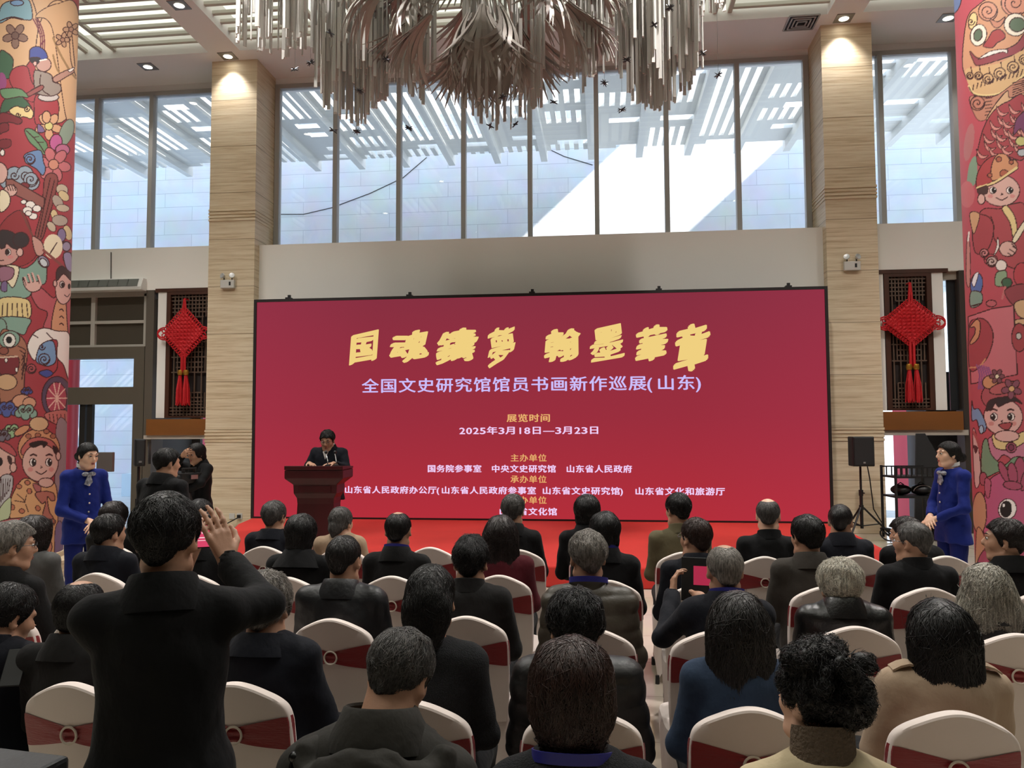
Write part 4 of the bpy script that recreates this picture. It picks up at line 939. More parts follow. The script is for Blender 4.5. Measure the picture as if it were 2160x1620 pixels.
    p.P([(62, 936), (84, 930), (100, 934), (92, 944), (88, 938), (70, 944)], (48, 32, 32), 1); p.P([(112, 940), (122, 948), (120, 960), (113, 952)], (48, 32, 32), 1); p.E(123, 962, 5, 9, SKIN)
    p.P([(20, 1090), (24, 1050), (44, 1014), (62, 1010), (86, 1022), (116, 1020), (122, 1090), (118, 1220), (60, 1200), (40, 1110)], (214, 150, 86)); p.E(97, 1018, 16, 10, SKIN); p.P([(70, 1020), (86, 1026), (84, 1038), (74, 1034)], (176, 90, 90), 1.2)
    for x, y in ((40, 1026), (26, 1070), (58, 1018), (62, 1036), (80, 1072), (46, 1078), (100, 1130), (112, 1100), (86, 1110), (98, 1170)): p.E(x, y, 6, 5, (190, 100, 62), rnd.uniform(0, 90), 1.2)
    p.L([(30, 1056), (52, 1058), (36, 1042)], 1.4); p.L([(52, 1060), (56, 1044)], 1.4); p.L([(54, 1064), (60, 1080)], 1.6)
    p.P([(74, 1042), (92, 1036), (112, 1040), (116, 1054), (108, 1056), (100, 1048), (104, 1078), (112, 1094), (90, 1092), (96, 1060), (88, 1062)], (180, 96, 78))
    # bearded elder at the edge
    p.E(2, 972, 30, 36, SKIN); p.P([(0, 932), (20, 938), (34, 956), (30, 962), (0, 944)], (186, 66, 72)); p.E(28, 986, 7, 10, SKIN); p.P([(0, 1010), (26, 1004), (24, 1040), (8, 1072), (0, 1080)], (176, 168, 172)); p.P([(16, 962), (24, 966), (24, 980), (18, 974)], (70, 40, 40), 1); p.E(0, 974, 6, 9, (44, 30, 32), 0, 0)
    for k in range(5): p.L([(2+k*5, 1010), (2+k*4, 1060-k*6)], 1.2)
    p.P([(0, 1072), (22, 1050), (20, 1090), (0, 1100)], (176, 188, 140), 1); p.P([(0, 1100), (50, 1092), (56, 1104), (0, 1120)], (190, 70, 72), 1.4)
    p.E(70, 1150, 40, 30, (196, 110, 80), 10); p.cloud(40, 1190, 20, (180, 90, 90)); p.P([(116, 1120), (132, 1110), (134, 1240), (118, 1240)], PUR, 1)
def right_mural(p):
    p.E(2012, 6, 14, 26, (96, 120, 170), 20); p.P([(2030, 120), (2040, 40), (2062, 12), (2100, -10), (2170, -14), (2170, 200), (2110, 190), (2060, 190), (2036, 160)], (206, 140, 92))
    # lion mask
    p.spiral(2084, 24, 20, 1.7, fill=(206, 134, 98)); p.spiral(2140, 6, 28, 1.8, 1, fill=(212, 132, 100)); p.E(2052, 44, 9, 18, YEL, 10); p.spiral(2048, 46, 9)
    p.P([(2088, 40), (2104, 46), (2120, 36), (2112, 54), (2098, 58)], (196, 120, 84)); p.E(2064, 74, 17, 23, (226, 212, 190), 12); p.E(2063, 74, 9, 13, (86, 106, 80), 14)
    p.E(2142, 52, 24, 24, (226, 212, 190), -10); p.E(2146, 52, 17, 15, (86, 106, 80), -10); p.P([(2074, 96), (2084, 82), (2094, 66), (2108, 62), (2120, 72), (2118, 82), (2104, 90), (2094, 100), (2080, 100)], (170, 46, 46))
    p.P([(2046, 108), (2062, 122), (2084, 116), (2120, 104), (2144, 92), (2162, 70), (2164, 92), (2148, 112), (2120, 122), (2084, 134), (2060, 138), (2052, 126)], (150, 56, 66)); p.P([(2064, 124), (2090, 108), (2122, 104), (2124, 112), (2112, 110), (2074, 122)], WHT, 1.2)
    p.P([(2036, 150), (2060, 142), (2110, 132), (2160, 108), (2164, 160), (2120, 196), (2080, 202), (2052, 196)], (208, 160, 96), 0)
    for x, y, r in ((2046, 160, 7), (2064, 160, 8), (2084, 166, 11), (2109, 155, 12), (2137, 142, 12), (2160, 126, 10)): p.spiral(x, y, r, 1.5, fill=(208, 160, 96)); p.L([(x+4, y-r), (x+2, y-r-12)], 1.6)
    for k in range(13): p.L([(2052+k*8.4, 186-k*2.4+(k-6)**2*.1), (2054+k*8.6, 178-k*2.6)], 1.8)
    p.L([(2044, 182), (2056, 198), (2090, 201), (2122, 190), (2160, 158)], 4.5, YEL); p.L([(2044, 184), (2056, 200), (2090, 203), (2122, 192), (2162, 160)], 1.6)
    p.P([(2046, 204), (2096, 204), (2160, 164), (2162, 210), (2130, 206), (2098, 230), (2080, 252), (2060, 250)], (190, 118, 86), 1); p.spiral(2062, 218, 15, 1.6, fill=(190, 112, 84))
    for k in range(6): p.L([(2078, 208+k*7), (2092, 206+k*7)], 1.4); p.L([(2136, 200-k*5), (2160, 190-k*4)], 1.4)
    p.P([(2124, 192), (2098, 222), (2080, 252), (2092, 248), (2106, 230), (2128, 214), (2160, 202), (2158, 196), (2130, 206)], TAN)
    # scaled fish body
    p.P([(2162, 206), (2126, 214), (2098, 232), (2078, 262), (2066, 300), (2060, 340), (2076, 350), (2120, 330), (2162, 330)], (166, 46, 56))
    for r_, (y0, n) in enumerate(((232, 3), (252, 3), (262, 4), (280, 4), (290, 4), (306, 4), (322, 4))):
        for k in range(n):
            x = 2072+(6-r_)*7+k*26+(r_ % 2)*9; y = y0+k*(-4)
            p.P([(x-12, y-8), (x-8, y+8), (x+2, y+13), (x+13, y+6), (x+4, y+7), (x-4, y+3)], (216, 130, 116), 1.2)
    p.P([(2138, 284), (2142, 256), (2154, 240), (2164, 238), (2164, 282), (2152, 272)], (120, 50, 96)); p.E(2154, 298, 12, 10, (190, 180, 90)); p.E(2156, 322, 10, 8, (170, 170, 176))
    p.E(2044, 300, 10, 40, (180, 100, 100), 8, 0); p.P([(2044, 350), (2058, 330), (2060, 380), (2040, 400)], (120, 150, 120), 0); p.E(2040, 410, 16, 28, (200, 90, 96), 0, 0)
    # boy with red-and-orange hat
    p.face(2111, 402, 40, 33, SKIN, 1, 'smile', False); p.P([(2060, 398), (2062, 366), (2078, 340), (2100, 328), (2130, 334), (2146, 352), (2144, 358), (2110, 376), (2080, 390)], (176, 52, 54)); p.P([(2092, 380), (2092, 348), (2104, 326), (2122, 326), (2130, 336), (2142, 338), (2146, 352), (2118, 372)], ORG)
    for x, y, q in ((2107, 336, 6), (2133, 342, 5), (2118, 366, 9), (2088, 370, 5)): p.E(x, y, q, q*.9, (176, 84, 48))
    p.L([(2062, 396), (2100, 384), (2144, 354)], 5, YEL); p.L([(2062, 398), (2100, 387), (2146, 357)], 1.6); p.P([(2062, 400), (2082, 392), (2082, 408), (2066, 410)], (80, 50, 46), 1); p.E(2070, 420, 8, 11, SKIN)
    p.P([(2078, 440), (2110, 440), (2136, 430), (2164, 440), (2164, 560), (2120, 560), (2070, 540), (2060, 500), (2064, 456)], (176, 60, 68)); p.P([(2052, 460), (2078, 454), (2094, 470), (2094, 500), (2080, 530), (2056, 530)], (172, 56, 66)); p.L([(2090, 456), (2096, 476), (2096, 500), (2106, 516)], 1.8)
    p.P([(2114, 442), (2124, 434), (2140, 456), (2146, 490), (2138, 506), (2130, 470)], YEL); p.P([(2136, 504), (2160, 466), (2164, 476), (2144, 510)], CRM); p.E(2126, 525, 18, 16, SKIN); p.L([(2134, 514), (2144, 524)], 1.6); p.L([(2130, 526), (2142, 534)], 1.6)
    for k in range(3): p.L([(2136-k*5, 520+k*7), (2146-k*5, 526+k*7)], 1.4)
    p.P([(2046, 450), (2066, 452), (2058, 486), (2052, 490)], (206, 150, 96), 1.2); p.P([(2040, 500), (2046, 520), (2046, 600), (2038, 590)], (196, 120, 110), 1); p.L([(2044, 490), (2042, 508)], 3, WHT)
    p.spiral(2076, 534, 9, 1.4, fill=(206, 120, 120)); p.spiral(2092, 552, 11, 1.4, 1, fill=(196, 160, 150)); p.E(2090, 548, 14, 12, None); p.P([(2104, 500), (2108, 520), (2096, 540), (2102, 520)], WHT, 1)
    p.E(2112, 560, 12, 12, (224, 206, 196)); p.P([(2102, 576), (2122, 572), (2122, 600), (2100, 602)], (130, 156, 116), 1.4); p.E(2124, 596, 11, 10, DGRN); p.L([(2120, 606), (2114, 630)], 4, (196, 96, 96)); p.E(2156, 580, 18, 26, (186, 46, 60))
    p.E(2060, 600, 13, 24, (76, 108, 176), 6); p.P([(2050, 596), (2056, 578), (2064, 576), (2056, 604)], (226, 222, 226), 1); p.P([(2048, 616), (2070, 618), (2070, 640), (2048, 648)], (120, 150, 132)); p.L([(2048, 646), (2070, 640)], 2.6)
    p.E(2091, 640, 11, 7, (190, 80, 90)); p.P([(2120, 612), (2164, 600), (2164, 640), (2138, 644)], (150, 54, 64), 1.4); p.P([(2140, 640), (2164, 634), (2164, 670), (2146, 664)], TAN); p.P([(2140, 676), (2162, 672), (2164, 684), (2142, 684)], TAN, 1.4)
    # banner and drum
    p.P([(2042, 668), (2090, 652), (2138, 644), (2146, 790), (2048, 810)], (204, 96, 108), 1.8, False); p.P([(2044, 690), (2060, 672), (2080, 676), (2094, 700), (2092, 730), (2076, 764), (2046, 780)], (170, 50, 62)); p.P([(2046, 690), (2060, 674), (2068, 684), (2064, 712), (2050, 726), (2046, 722), (2056, 704), (2056, 690)], ORG)
    p.L([(2046, 776), (2066, 772), (2078, 758)], 3, ORG); p.E(2150, 712, 16, 30, (168, 52, 60)); p.E(2149, 709, 6, 7, (190, 180, 170))
    for k in range(6): p.L([(2060+k*5, 770+k), (2066+k*5, 790+k), (2064+k*4, 820)], 3, (150, 70, 130))
    # girl with flowers and open mouth
    p.E(2106, 836, 36, 30, (176, 70, 80)); p.E(2088, 806, 16, 14, ORG, -20); p.E(2118, 818, 32, 12, (186, 80, 84), -14)
    p.face(2116, 880, 41, 38, (222, 164, 156), -1, 'open', True); p.P([(2080, 866), (2086, 846), (2110, 838), (2140, 838), (2156, 852), (2140, 846), (2124, 850), (2106, 858), (2100, 850), (2092, 862)], (58, 42, 44)); p.flower(2103, 794, 13, 6, (130, 70, 80), CRM); p.flower(2134, 820, 18, 5, (140, 70, 90), (216, 160, 90), .4)
    p.P([(2072, 960), (2082, 930), (2096, 920), (2140, 916), (2164, 920), (2164, 990), (2120, 960), (2100, 974)], (200, 110, 140)); p.P([(2094, 916), (2120, 930), (2160, 910), (2164, 930), (2130, 948), (2100, 944)], YEL); p.E(2124, 920, 26, 12, (222, 164, 156)); p.E(2133, 944, 11, 11, (176, 70, 104)); p.E(2133, 944, 6, 7, (130, 46, 80))
    p.P([(2072, 1004), (2072, 940), (2082, 926), (2092, 960), (2118, 980), (2140, 964), (2164, 968), (2164, 990), (2130, 984), (2104, 996)], (110, 146, 110)); p.P([(2050, 846), (2054, 862), (2066, 864), (2080, 896), (2076, 912), (2066, 904), (2060, 886), (2050, 886)], (110, 150, 196)); p.E(2070, 906, 5, 9, (150, 180, 206))
    p.P([(2052, 910), (2060, 920), (2068, 980), (2066, 1020), (2056, 1020)], (214, 170, 164), 1.2); p.L([(2054, 912), (2062, 930), (2068, 952)], 5, (180, 70, 70)); p.P([(2054, 940), (2062, 944), (2058, 956)], (90, 40, 44), 1)
    # pink whale-like creature with big eye and lotus
    p.P([(2080, 1130), (2076, 1060), (2082, 1020), (2104, 1000), (2140, 990), (2166, 990), (2166, 1140)], (196, 74, 124)); p.E(2125, 1074, 19, 22, (240, 232, 228), 10); p.E(2122, 1074, 12.5, 18, (34, 28, 30), 6, 0); p.E(2117, 1066, 2.4, 3.4, (240, 240, 240), 0, 0)
    for a, b, rx, ry, ro in ((2118, 996, 8, 24, -24), (2150, 992, 12, 28, 4), (2136, 1000, 10, 24, -8), (2164, 1010, 9, 26, 18), (2136, 1024, 20, 9, 8)): p.E(a, b, rx, ry, (176, 64, 100), ro)
    p.E(2066, 1082, 15, 44, (196, 140, 96)); p.P([(2060, 1120), (2076, 1130), (2084, 1180), (2090, 1250), (2060, 1250)], (196, 140, 96), 1.2); p.E(2074, 1010, 8, 14, (176, 70, 90)); p.P([(2078, 1010), (2090, 1016), (2086, 1050), (2078, 1040)], (190, 80, 110), 1.2)
    p.E(2120, 1200, 60, 60, (176, 60, 100), 0, 1.5)
painted_column('painted_column', 'round column painted with cartoon children and a blue capped boy, at the left edge', -7.64, 9.25, .72, left_mural, (168, 42, 54), True)
painted_column('painted_column', 'round column painted with a green eyed lion and children, at the right edge', 4.82, 9.1, .74, right_mural, (190, 62, 78), True)
# =================================================================== BANQUET CHAIRS
m_cover = M('white_spandex_cover', (228, 214, 207), .75, bump=(18, .06), sheen=.1)
m_sash = M('red_satin_sash', (138, 14, 24), .42, bump=(30, .25), stretch=(1, 1, 9), sheen=.2)
m_ring = M('pearl_ring', (214, 200, 186), .3)
def back_outline(n=40):
    """crown-back outline (x, z), from the left seat corner over the peak to the right"""
    zs = .44; pts = []
    half = [(.188, zs), (.196, .56), (.2, .68), (.2, .78), (.196, .835), (.182, .875), (.15, .905), (.11, .927), (.07, .945), (.03, .957), (0, .960)]
    L = [(-x, z) for x, z in half]+[(x, z) for x, z in half[::-1][1:]]
    return crom(L, 4, False)
def chair_back_shell(out, th, yoff, z0=None, z1=None, grow=0.0):
    pass
def lean(z): return -.10*max(0, (z-.44)/.52)**1.1            # the back leans away from the stage
def build_chair():
    r = thing('banquet_chair', 'chair', 'chair', (0, 0, 0), group='white covered banquet chairs')
    # covered back: closed shell with rounded rim, origin at the back panel
    O = back_outline(); cxz = np.array([0, .66]); V = []; Q = []; n = len(O)
    prof = [(.0, -1), (.02, -1), (.06, -.98), (.012, -.9), (.004, -.6), (0, -.2), (0, .2), (.004, .6), (.012, .9), (.06, .98)]
    th = .026
    rings = [(.5, -1.0), (.12, -1.0), (.03, -.96), (.008, -.75), (0, -.3), (0, .3), (.008, .75), (.03, .96), (.12, 1.0), (.5, 1.0)]
    for ins, ty in rings:
        for x, z in O:
            d = cxz-np.array([x, z]); xx = x+d[0]*ins; zz = z+d[1]*ins if z > .46 else z
            V.append((xx, ty*th+lean(zz)+.035*(xx/.2)**2*.6, zz))
    m = len(rings)
    for i in range(m-1):
        for k in range(n-1): Q.append((i*n+k, i*n+k+1, (i+1)*n+k+1, (i+1)*n+k))
    mb = MB(); mb.add(V, Q)
    for i in (0, m-1):                                          # close front and rear with strips between mirrored points
        b = i*n
        for k in range(n//2): mb.f.append((b+k, b+k+1, b+n-2-k, b+n-1-k) if k+1 < n-2-k else (b+k, b+k+1, b+n-1-k)); mb.m.append(0)
    mb.build('back_cover', m_cover, r, smooth=True)
    # seat cushion and stretched skirt with leg points
    s = MB(); g = 48; ring = []
    def sq(t, hx, y0, y1, p=5):
        c, q = math.cos(t), math.sin(t); e = 2/p
        return (hx*math.copysign(abs(c)**e, c), (y0+y1)/2+(y1-y0)/2*math.copysign(abs(q)**e, q))
    V = []
    lev = [(0, .05, .475), (.15, .44, .48), (.205, .44, .47), (.21, .445, .44), (.205, .43, .3), (.2, .42, .18)]
    for hx, y1, z in lev:
        for k in range(g):
            t = 2*math.pi*(k+.5)/g; x, y = sq(t, max(hx, .001), .0 if hx < .1 else -.01, y1)
            V.append((x, y if hx > .01 else .2, z))
    for k in range(g):                                          # hem: drawn down at the corners, arched between them
        t = 2*math.pi*(k+.5)/g; x, y = sq(t, .215, -.045, .46)
        c = abs(math.cos(2*t)); z = .012+.115*(c**.8)
        V.append((x*(1-.06*c), y, z))
    F_ = []
    for i in range(len(lev)):
        for k in range(g): F_.append((i*g+k, i*g+(k+1) % g, (i+1)*g+(k+1) % g, (i+1)*g+k))
    s.add(V, F_); s.build('seat_cover', m_cover, r, smooth=True)
    for sx in (-1, 1):
        for y in (-.035, .43): MB().lathe([(0, 0), (.016, 0), (.014, .06), (0, .06)], (sx*.195, y, 0), 10).build('foot', m_blk, r, smooth=True)
    # sash: a band round the back, drawn together at the ring
    V = []; F_ = []; N = 36; K = 7
    def zr(u):                                                  # u 0..1 from centre to the edge
        hw_ = .024+.036*min(1, u*1.15)**.8; zc = .776+.004*u; return zc-hw_, zc+hw_
    xs = np.linspace(-1, 1, N)
    for side in (-1, 1):
        for x in (xs if side == -1 else xs[::-1]):
            z0, z1 = zr(abs(x)) if side == -1 else (.72, .836)
            for k in range(K):
                z = z0+(z1-z0)*k/(K-1); zw = .20 if z < .8 else .2-.004*((z-.8)/.036)**2
                xx = x*(zw+.004); y = side*(.029+.004*math.sin(k*2.2+4*x)*(1-abs(x))*(1 if side == -1 else 0)) 
                if abs(x) > .93: y *= (1-((abs(x)-.93)/.07)**2)**.5 if abs(x) < 1 else 0
                V.append((xx, y+lean(z)+.021*(xx/.2)**2, z))
    T = 2*N
    for i in range(T):
        for k in range(K-1): F_.append((i*K+k, ((i+1) % T)*K+k, ((i+1) % T)*K+k+1, i*K+k+1))
    s = MB(); s.add(V, F_); s.build('sash', m_sash, r, smooth=True)
    rg = MB(); q = []
    for k in range(25): a = 2*math.pi*k/24; q.append((.030*math.cos(a), -.037+lean(.776), .776+.030*math.sin(a)))
    rg.tube(q, .0042, 8); rg.build('sash_ring', m_ring, r, smooth=True)
    return r
CHAIR0 = build_chair(); _chair_used = [False]
def place_chair(x, y, rz, label):
    if not _chair_used[0]: c = CHAIR0; _chair_used[0] = True
    else: c = copy_tree(CHAIR0)
    # (x, y) is the top of the chair back
    ox, oy = -math.sin(rz)*lean(.96), math.cos(rz)*lean(.96)
    c.location = (x-ox, y-oy, 0); c.rotation_euler = (0, 0, rz); c['label'] = label
    return c
# =================================================================== PEOPLE
def rotm(rx=0, ry=0, rz=0): return Matrix.Rotation(rz, 4, 'Z') @ Matrix.Rotation(ry, 4, 'Y') @ Matrix.Rotation(rx, 4, 'X')
class Field:
    """a small volumetric field that blends rounded forms into one skin"""
    def __init__(s, lo, hi, h):
        s.h = h; s.lo = np.array(lo, float); s.n = np.ceil((np.array(hi)-s.lo)/h).astype(int)+1
        s.F = np.full(s.n, .6, np.float32); s.M = None
    def grid(s, lo, hi):
        a = np.maximum(np.floor((lo-s.lo)/s.h).astype(int), 0); b = np.minimum(np.ceil((hi-s.lo)/s.h).astype(int)+1, s.n)
        if np.any(b <= a): return None
        ax = [s.lo[i]+s.h*np.arange(a[i], b[i]) for i in range(3)]
        return tuple(slice(a[i], b[i]) for i in range(3)), np.meshgrid(*ax, indexing='ij')
    def put(s, fn, lo, hi, k, sub=False, M=None):
        """lo, hi bound the form in its own frame; M carries that frame into the field"""
        lo = np.array(lo, float)-k-2*s.h; hi = np.array(hi, float)+k+2*s.h
        if M is None: M = s.M
        if M is not None:
            C8 = np.array([[(lo, hi)[i][0], (lo, hi)[j][1], (lo, hi)[l][2]] for i in (0, 1) for j in (0, 1) for l in (0, 1)])
            A = np.array(M); W8 = C8@A[:3, :3].T+A[:3, 3]; g = s.grid(W8.min(0), W8.max(0))
            if g is None: return
            sl_, (X, Y, Z) = g; I = np.linalg.inv(A)
            x = I[0, 0]*X+I[0, 1]*Y+I[0, 2]*Z+I[0, 3]; y = I[1, 0]*X+I[1, 1]*Y+I[1, 2]*Z+I[1, 3]; z = I[2, 0]*X+I[2, 1]*Y+I[2, 2]*Z+I[2, 3]
        else:
            g = s.grid(lo, hi)
            if g is None: return
            sl_, (x, y, z) = g
        d = fn(x, y, z); o = s.F[sl_]
        if sub:
            d = -d; h = np.clip(.5-.5*(o-d)/k, 0, 1); s.F[sl_] = o*(1-h)+d*h+k*h*(1-h)
        else:
            h = np.clip(.5+.5*(d-o)/k, 0, 1); s.F[sl_] = d*(1-h)+o*h-k*h*(1-h)
    def cap(s, a, b, r1, r2=None, k=.03, M=None, sub=False):
        a = np.array(a, float); b = np.array(b, float); r2 = r1 if r2 is None else r2; v = b-a; L = max(v@v, 1e-9); r = max(r1, r2)
        def f(x, y, z):
            t = np.clip(((x-a[0])*v[0]+(y-a[1])*v[1]+(z-a[2])*v[2])/L, 0, 1)
            return np.sqrt((x-a[0]-t*v[0])**2+(y-a[1]-t*v[1])**2+(z-a[2]-t*v[2])**2)-(r1+(r2-r1)*t)
        s.put(f, np.minimum(a, b)-r, np.maximum(a, b)+r, k, sub, M)
    def ell(s, c, r, k=.03, M=None, sub=False, R=None):
        c = np.array(c, float); r = np.array(r, float)
        if R is not None: M = (M if M is not None else (s.M if s.M is not None else Matrix.Identity(4))) @ Matrix.Translation(c) @ R; c = np.zeros(3)
        def f(x, y, z):
            x, y, z = x-c[0], y-c[1], z-c[2]
            k0 = np.sqrt((x/r[0])**2+(y/r[1])**2+(z/r[2])**2); k1 = np.sqrt((x/r[0]**2)**2+(y/r[1]**2)**2+(z/r[2]**2)**2)
            return np.where(k1 > 1e-6, k0*(k0-1)/np.maximum(k1, 1e-6), -r.min())
        s.put(f, c-r, c+r, k, sub, M)
    def all(s): return np.meshgrid(*[s.lo[i]+s.h*np.arange(s.n[i]) for i in range(3)], indexing='ij')
    def cut(s, fn, k=.01):
        """keep only where fn <= 0"""
        d = fn(*s.all()); o = s.F; h = np.clip(.5-.5*(o-d)/k, 0, 1); s.F = (o*(1-h)+d*h+k*h*(1-h)).astype(np.float32)
    def disp(s, fn): s.F = (s.F+fn(*s.all())).astype(np.float32)
    def surf(s):
        F = s.F; F[0], F[-1] = .5, .5; F[:, 0], F[:, -1] = .5, .5; F[:, :, 0], F[:, :, -1] = .5, .5
        ins = F < 0
        c = [ins[i:ins.shape[0]-1+i, j:ins.shape[1]-1+j, l:ins.shape[2]-1+l] for i in (0, 1) for j in (0, 1) for l in (0, 1)]
        sm = sum(q.astype(np.int8) for q in c); act = (sm > 0) & (sm < 8)
        idx = np.argwhere(act); ids = np.full(act.shape, -1, np.int32); ids[act] = np.arange(len(idx))
        off = np.array([(i, j, l) for i in (0, 1) for j in (0, 1) for l in (0, 1)])
        val = np.stack([F[idx[:, 0]+o[0], idx[:, 1]+o[1], idx[:, 2]+o[2]] for o in off], 1)
        P = np.zeros((len(idx), 3)); N = np.zeros(len(idx))
        for a in range(8):
            for b in range(a+1, 8):
                if abs(off[a]-off[b]).sum() != 1: continue
                va, vb = val[:, a], val[:, b]; m = (va < 0) != (vb < 0)
                t = np.where(m, va/np.where(m, va-vb, 1), 0)
                P += np.where(m[:, None], off[a]+t[:, None]*(off[b]-off[a]), 0); N += m
        P = (P/N[:, None]+idx)*s.h+s.lo
        Q = []
        for ax in range(3):
            e = [0, 0, 0]; e[ax] = 1
            A = ins[:ins.shape[0]-e[0], :ins.shape[1]-e[1], :ins.shape[2]-e[2]]; B = ins[e[0]:, e[1]:, e[2]:]
            ch_ = np.argwhere(A != B); u, w = [(1, 2), (2, 0), (0, 1)][ax]
            ok = (ch_[:, u] > 0) & (ch_[:, w] > 0) & (ch_[:, u] < act.shape[u]) & (ch_[:, w] < act.shape[w]) & (ch_[:, ax] < act.shape[ax]); ch_ = ch_[ok]
            eu = np.zeros(3, int); eu[u] = 1; ew = np.zeros(3, int); ew[w] = 1
            g = lambda q: ids[q[:, 0], q[:, 1], q[:, 2]]
            q = np.stack([g(ch_-eu-ew), g(ch_-ew), g(ch_), g(ch_-eu)], 1)
            flip = ~A[ch_[:, 0], ch_[:, 1], ch_[:, 2]]; q[flip] = q[flip][:, ::-1]
            Q.append(q)
        Q = np.concatenate(Q); Q = Q[(Q >= 0).all(1)]
        return P, Q
    def sample(s, P):
        q = (P-s.lo)/s.h; q = np.clip(q, 0, s.n-1.001); i = q.astype(int); f = q-i; out = 0
        for a in (0, 1):
            for b in (0, 1):
                for c in (0, 1):
                    w = np.abs(1-a-f[:, 0])*np.abs(1-b-f[:, 1])*np.abs(1-c-f[:, 2]); out = out+w*s.F[i[:, 0]+a, i[:, 1]+b, i[:, 2]+c]
        return out
    def grad(s, P):
        e = s.h; g = np.stack([s.sample(P+np.array(d)*e)-s.sample(P-np.array(d)*e) for d in ((1, 0, 0), (0, 1, 0), (0, 0, 1))], 1)
        return g/np.maximum(np.linalg.norm(g, axis=1), 1e-6)[:, None]
def wob(seed, f, amp, st=(1, 1, 1)):
    r = np.random.default_rng(seed); ph = r.uniform(0, 6.28, 9); w = r.uniform(.6, 1.4, 9)
    def fn(x, y, z):
        x, y, z = x*st[0]*f, y*st[1]*f, z*st[2]*f
        return amp*(np.sin(x*w[0]+ph[0]+1.7*np.sin(z*w[1]+ph[1]))+np.sin(y*w[2]+ph[2]+1.5*np.sin(x*w[3]+ph[3]))+np.sin(z*w[4]+ph[4]+1.6*np.sin(y*w[5]+x*w[6]+ph[5])))/3
    return fn
def hair_mat(name, rgb, grey=0.0, rough=.42):
    if name in MATS: return MATS[name]
    m = M(name, rgb, rough, spec=.45); nt = m.node_tree; p = nt.nodes['Principled BSDF']
    tc = nt.nodes.new('ShaderNodeTexCoord'); mp = nt.nodes.new('ShaderNodeMapping'); mp.inputs['Scale'].default_value = (1, 1, .12)
    nt.links.new(tc.outputs['Object'], mp.inputs[0]); n = nt.nodes.new('ShaderNodeTexNoise'); n.inputs['Scale'].default_value = 130; n.inputs['Detail'].default_value = 3
    nt.links.new(mp.outputs[0], n.inputs['Vector']); b = nt.nodes.new('ShaderNodeBump'); b.inputs['Strength'].default_value = .5; b.inputs['Distance'].default_value = .006
    nt.links.new(n.outputs['Fac'], b.inputs['Height']); nt.links.new(b.outputs[0], p.inputs['Normal'])
    r = nt.nodes.new('ShaderNodeValToRGB'); c = lin(rgb); e = r.color_ramp.elements
    e[0].position = .35; e[0].color = tuple(v*.6 for v in c)+(1,); e[1].position = .68; e[1].color = tuple(min(1, v*(1.25+grey)+.03*grey) for v in c)+(1,)
    nt.links.new(n.outputs['Fac'], r.inputs[0]); nt.links.new(r.outputs[0], p.inputs['Base Color']); return m
HAIRC = {'black': ((22, 19, 19), 0), 'soft': ((34, 30, 29), .2), 'brown': ((52, 32, 26), .1), 'darkbrown': ((36, 26, 24), .1), 'grey': ((118, 112, 106), .7), 'dgrey': ((64, 61, 59), .8), 'white': ((186, 180, 166), .4), 'silver': ((142, 137, 126), .6)}
def hmat(k): return hair_mat('hair_'+k, HAIRC[k][0], HAIRC[k][1])
m_skin = M('skin', (184, 140, 114), .5, bump=(160, .04)); m_skin2 = M('skin_pale', (222, 178, 152), .48, bump=(160, .03)); m_skin3 = M('skin_tan', (170, 118, 88), .5, bump=(160, .04))
m_lip = M('lip', (160, 84, 80), .4); m_eyew = M('eye_white', (226, 220, 214), .3); m_iris = M('eye_iris', (40, 26, 20), .2)
m_brow = M('eyebrow', (40, 32, 30), .7)

def head_forms(f, T, sex='m', k=.022):
    f.ell((0, -.012, .032), (.075, .096, .086), k, T); f.ell((0, .028, -.030), (.057, .066, .084), k, T); f.cap((-.02, .062, -.094), (.02, .062, -.094), .021, k=.02, M=T)
    for s_ in (-1, 1):
        f.ell((s_*.038, .052, -.018), (.026, .03, .03), .02, T); f.cap((s_*.05, .0, -.07), (s_*.03, .05, -.095), .022, k=.02, M=T)
        f.ell((s_*.031, .098, .010), (.017, .014, .012), .012, T, True)
        f.cap((s_*.014, .086, .030), (s_*.046, .074, .030), .011, .009, .014, T)
        R = rotm(0, 0, s_*math.radians(-18)); f.ell((s_*.0775, -.008, -.002), (.009, .021, .033), .008, T, False, R); f.ell((s_*.083, .002, .0), (.006, .011, .017), .006, T, True)
        f.ell((s_*.0775, -.004, -.028), (.008, .010, .010), .006, T)
    f.cap((0, .088, .018), (0, .108, -.020), .007, .011, .010, T); f.ell((0, .098, -.026), (.017, .012, .009), .007, T)
    f.ell((0, .083, -.056), (.024, .013, .014), .008, T); f.cap((-.014, .094, -.058), (.014, .094, -.058), .0015, k=.003, M=T, sub=True)
def face_parts(parent, T, skin):
    """eyes, brows and lips as small parts set into the face"""
    for s_ in (-1, 1):
        e = MB(); e.sphere((0, 0, 0), (.0125, .009, .0085), 14, 8); o = e.build('eye', m_eyew, parent, smooth=True); o.matrix_local = T @ Matrix.Translation((s_*.031, .0815, .010))
        i = MB(); i.sphere((0, .0065, 0), (.0055, .0035, .006), 10, 6); i.build('iris', m_iris, o, smooth=True)
        ld = MB(); ld.tube([(-.014, .004, -.001), (-.006, .0095, .006), (.006, .0095, .006), (.014, .003, -.001)], .0022, 5); ld.build('eyelid', m_brow, o, smooth=True)
        b = MB(); b.tube([(s_*.014, .093, .033), (s_*.03, .089, .039), (s_*.048, .074, .034)], [.003, .004, .0015], 6); o = b.build('eyebrow', m_brow, parent, smooth=True); o.matrix_local = T
    l = MB(); l.sphere((0, .0945, -.0535), (.02, .0045, .0045), 12, 6); l.sphere((0, .0935, -.0625), (.017, .0045, .005), 12, 6); o = l.build('lips', m_lip, parent, smooth=True); o.matrix_local = T

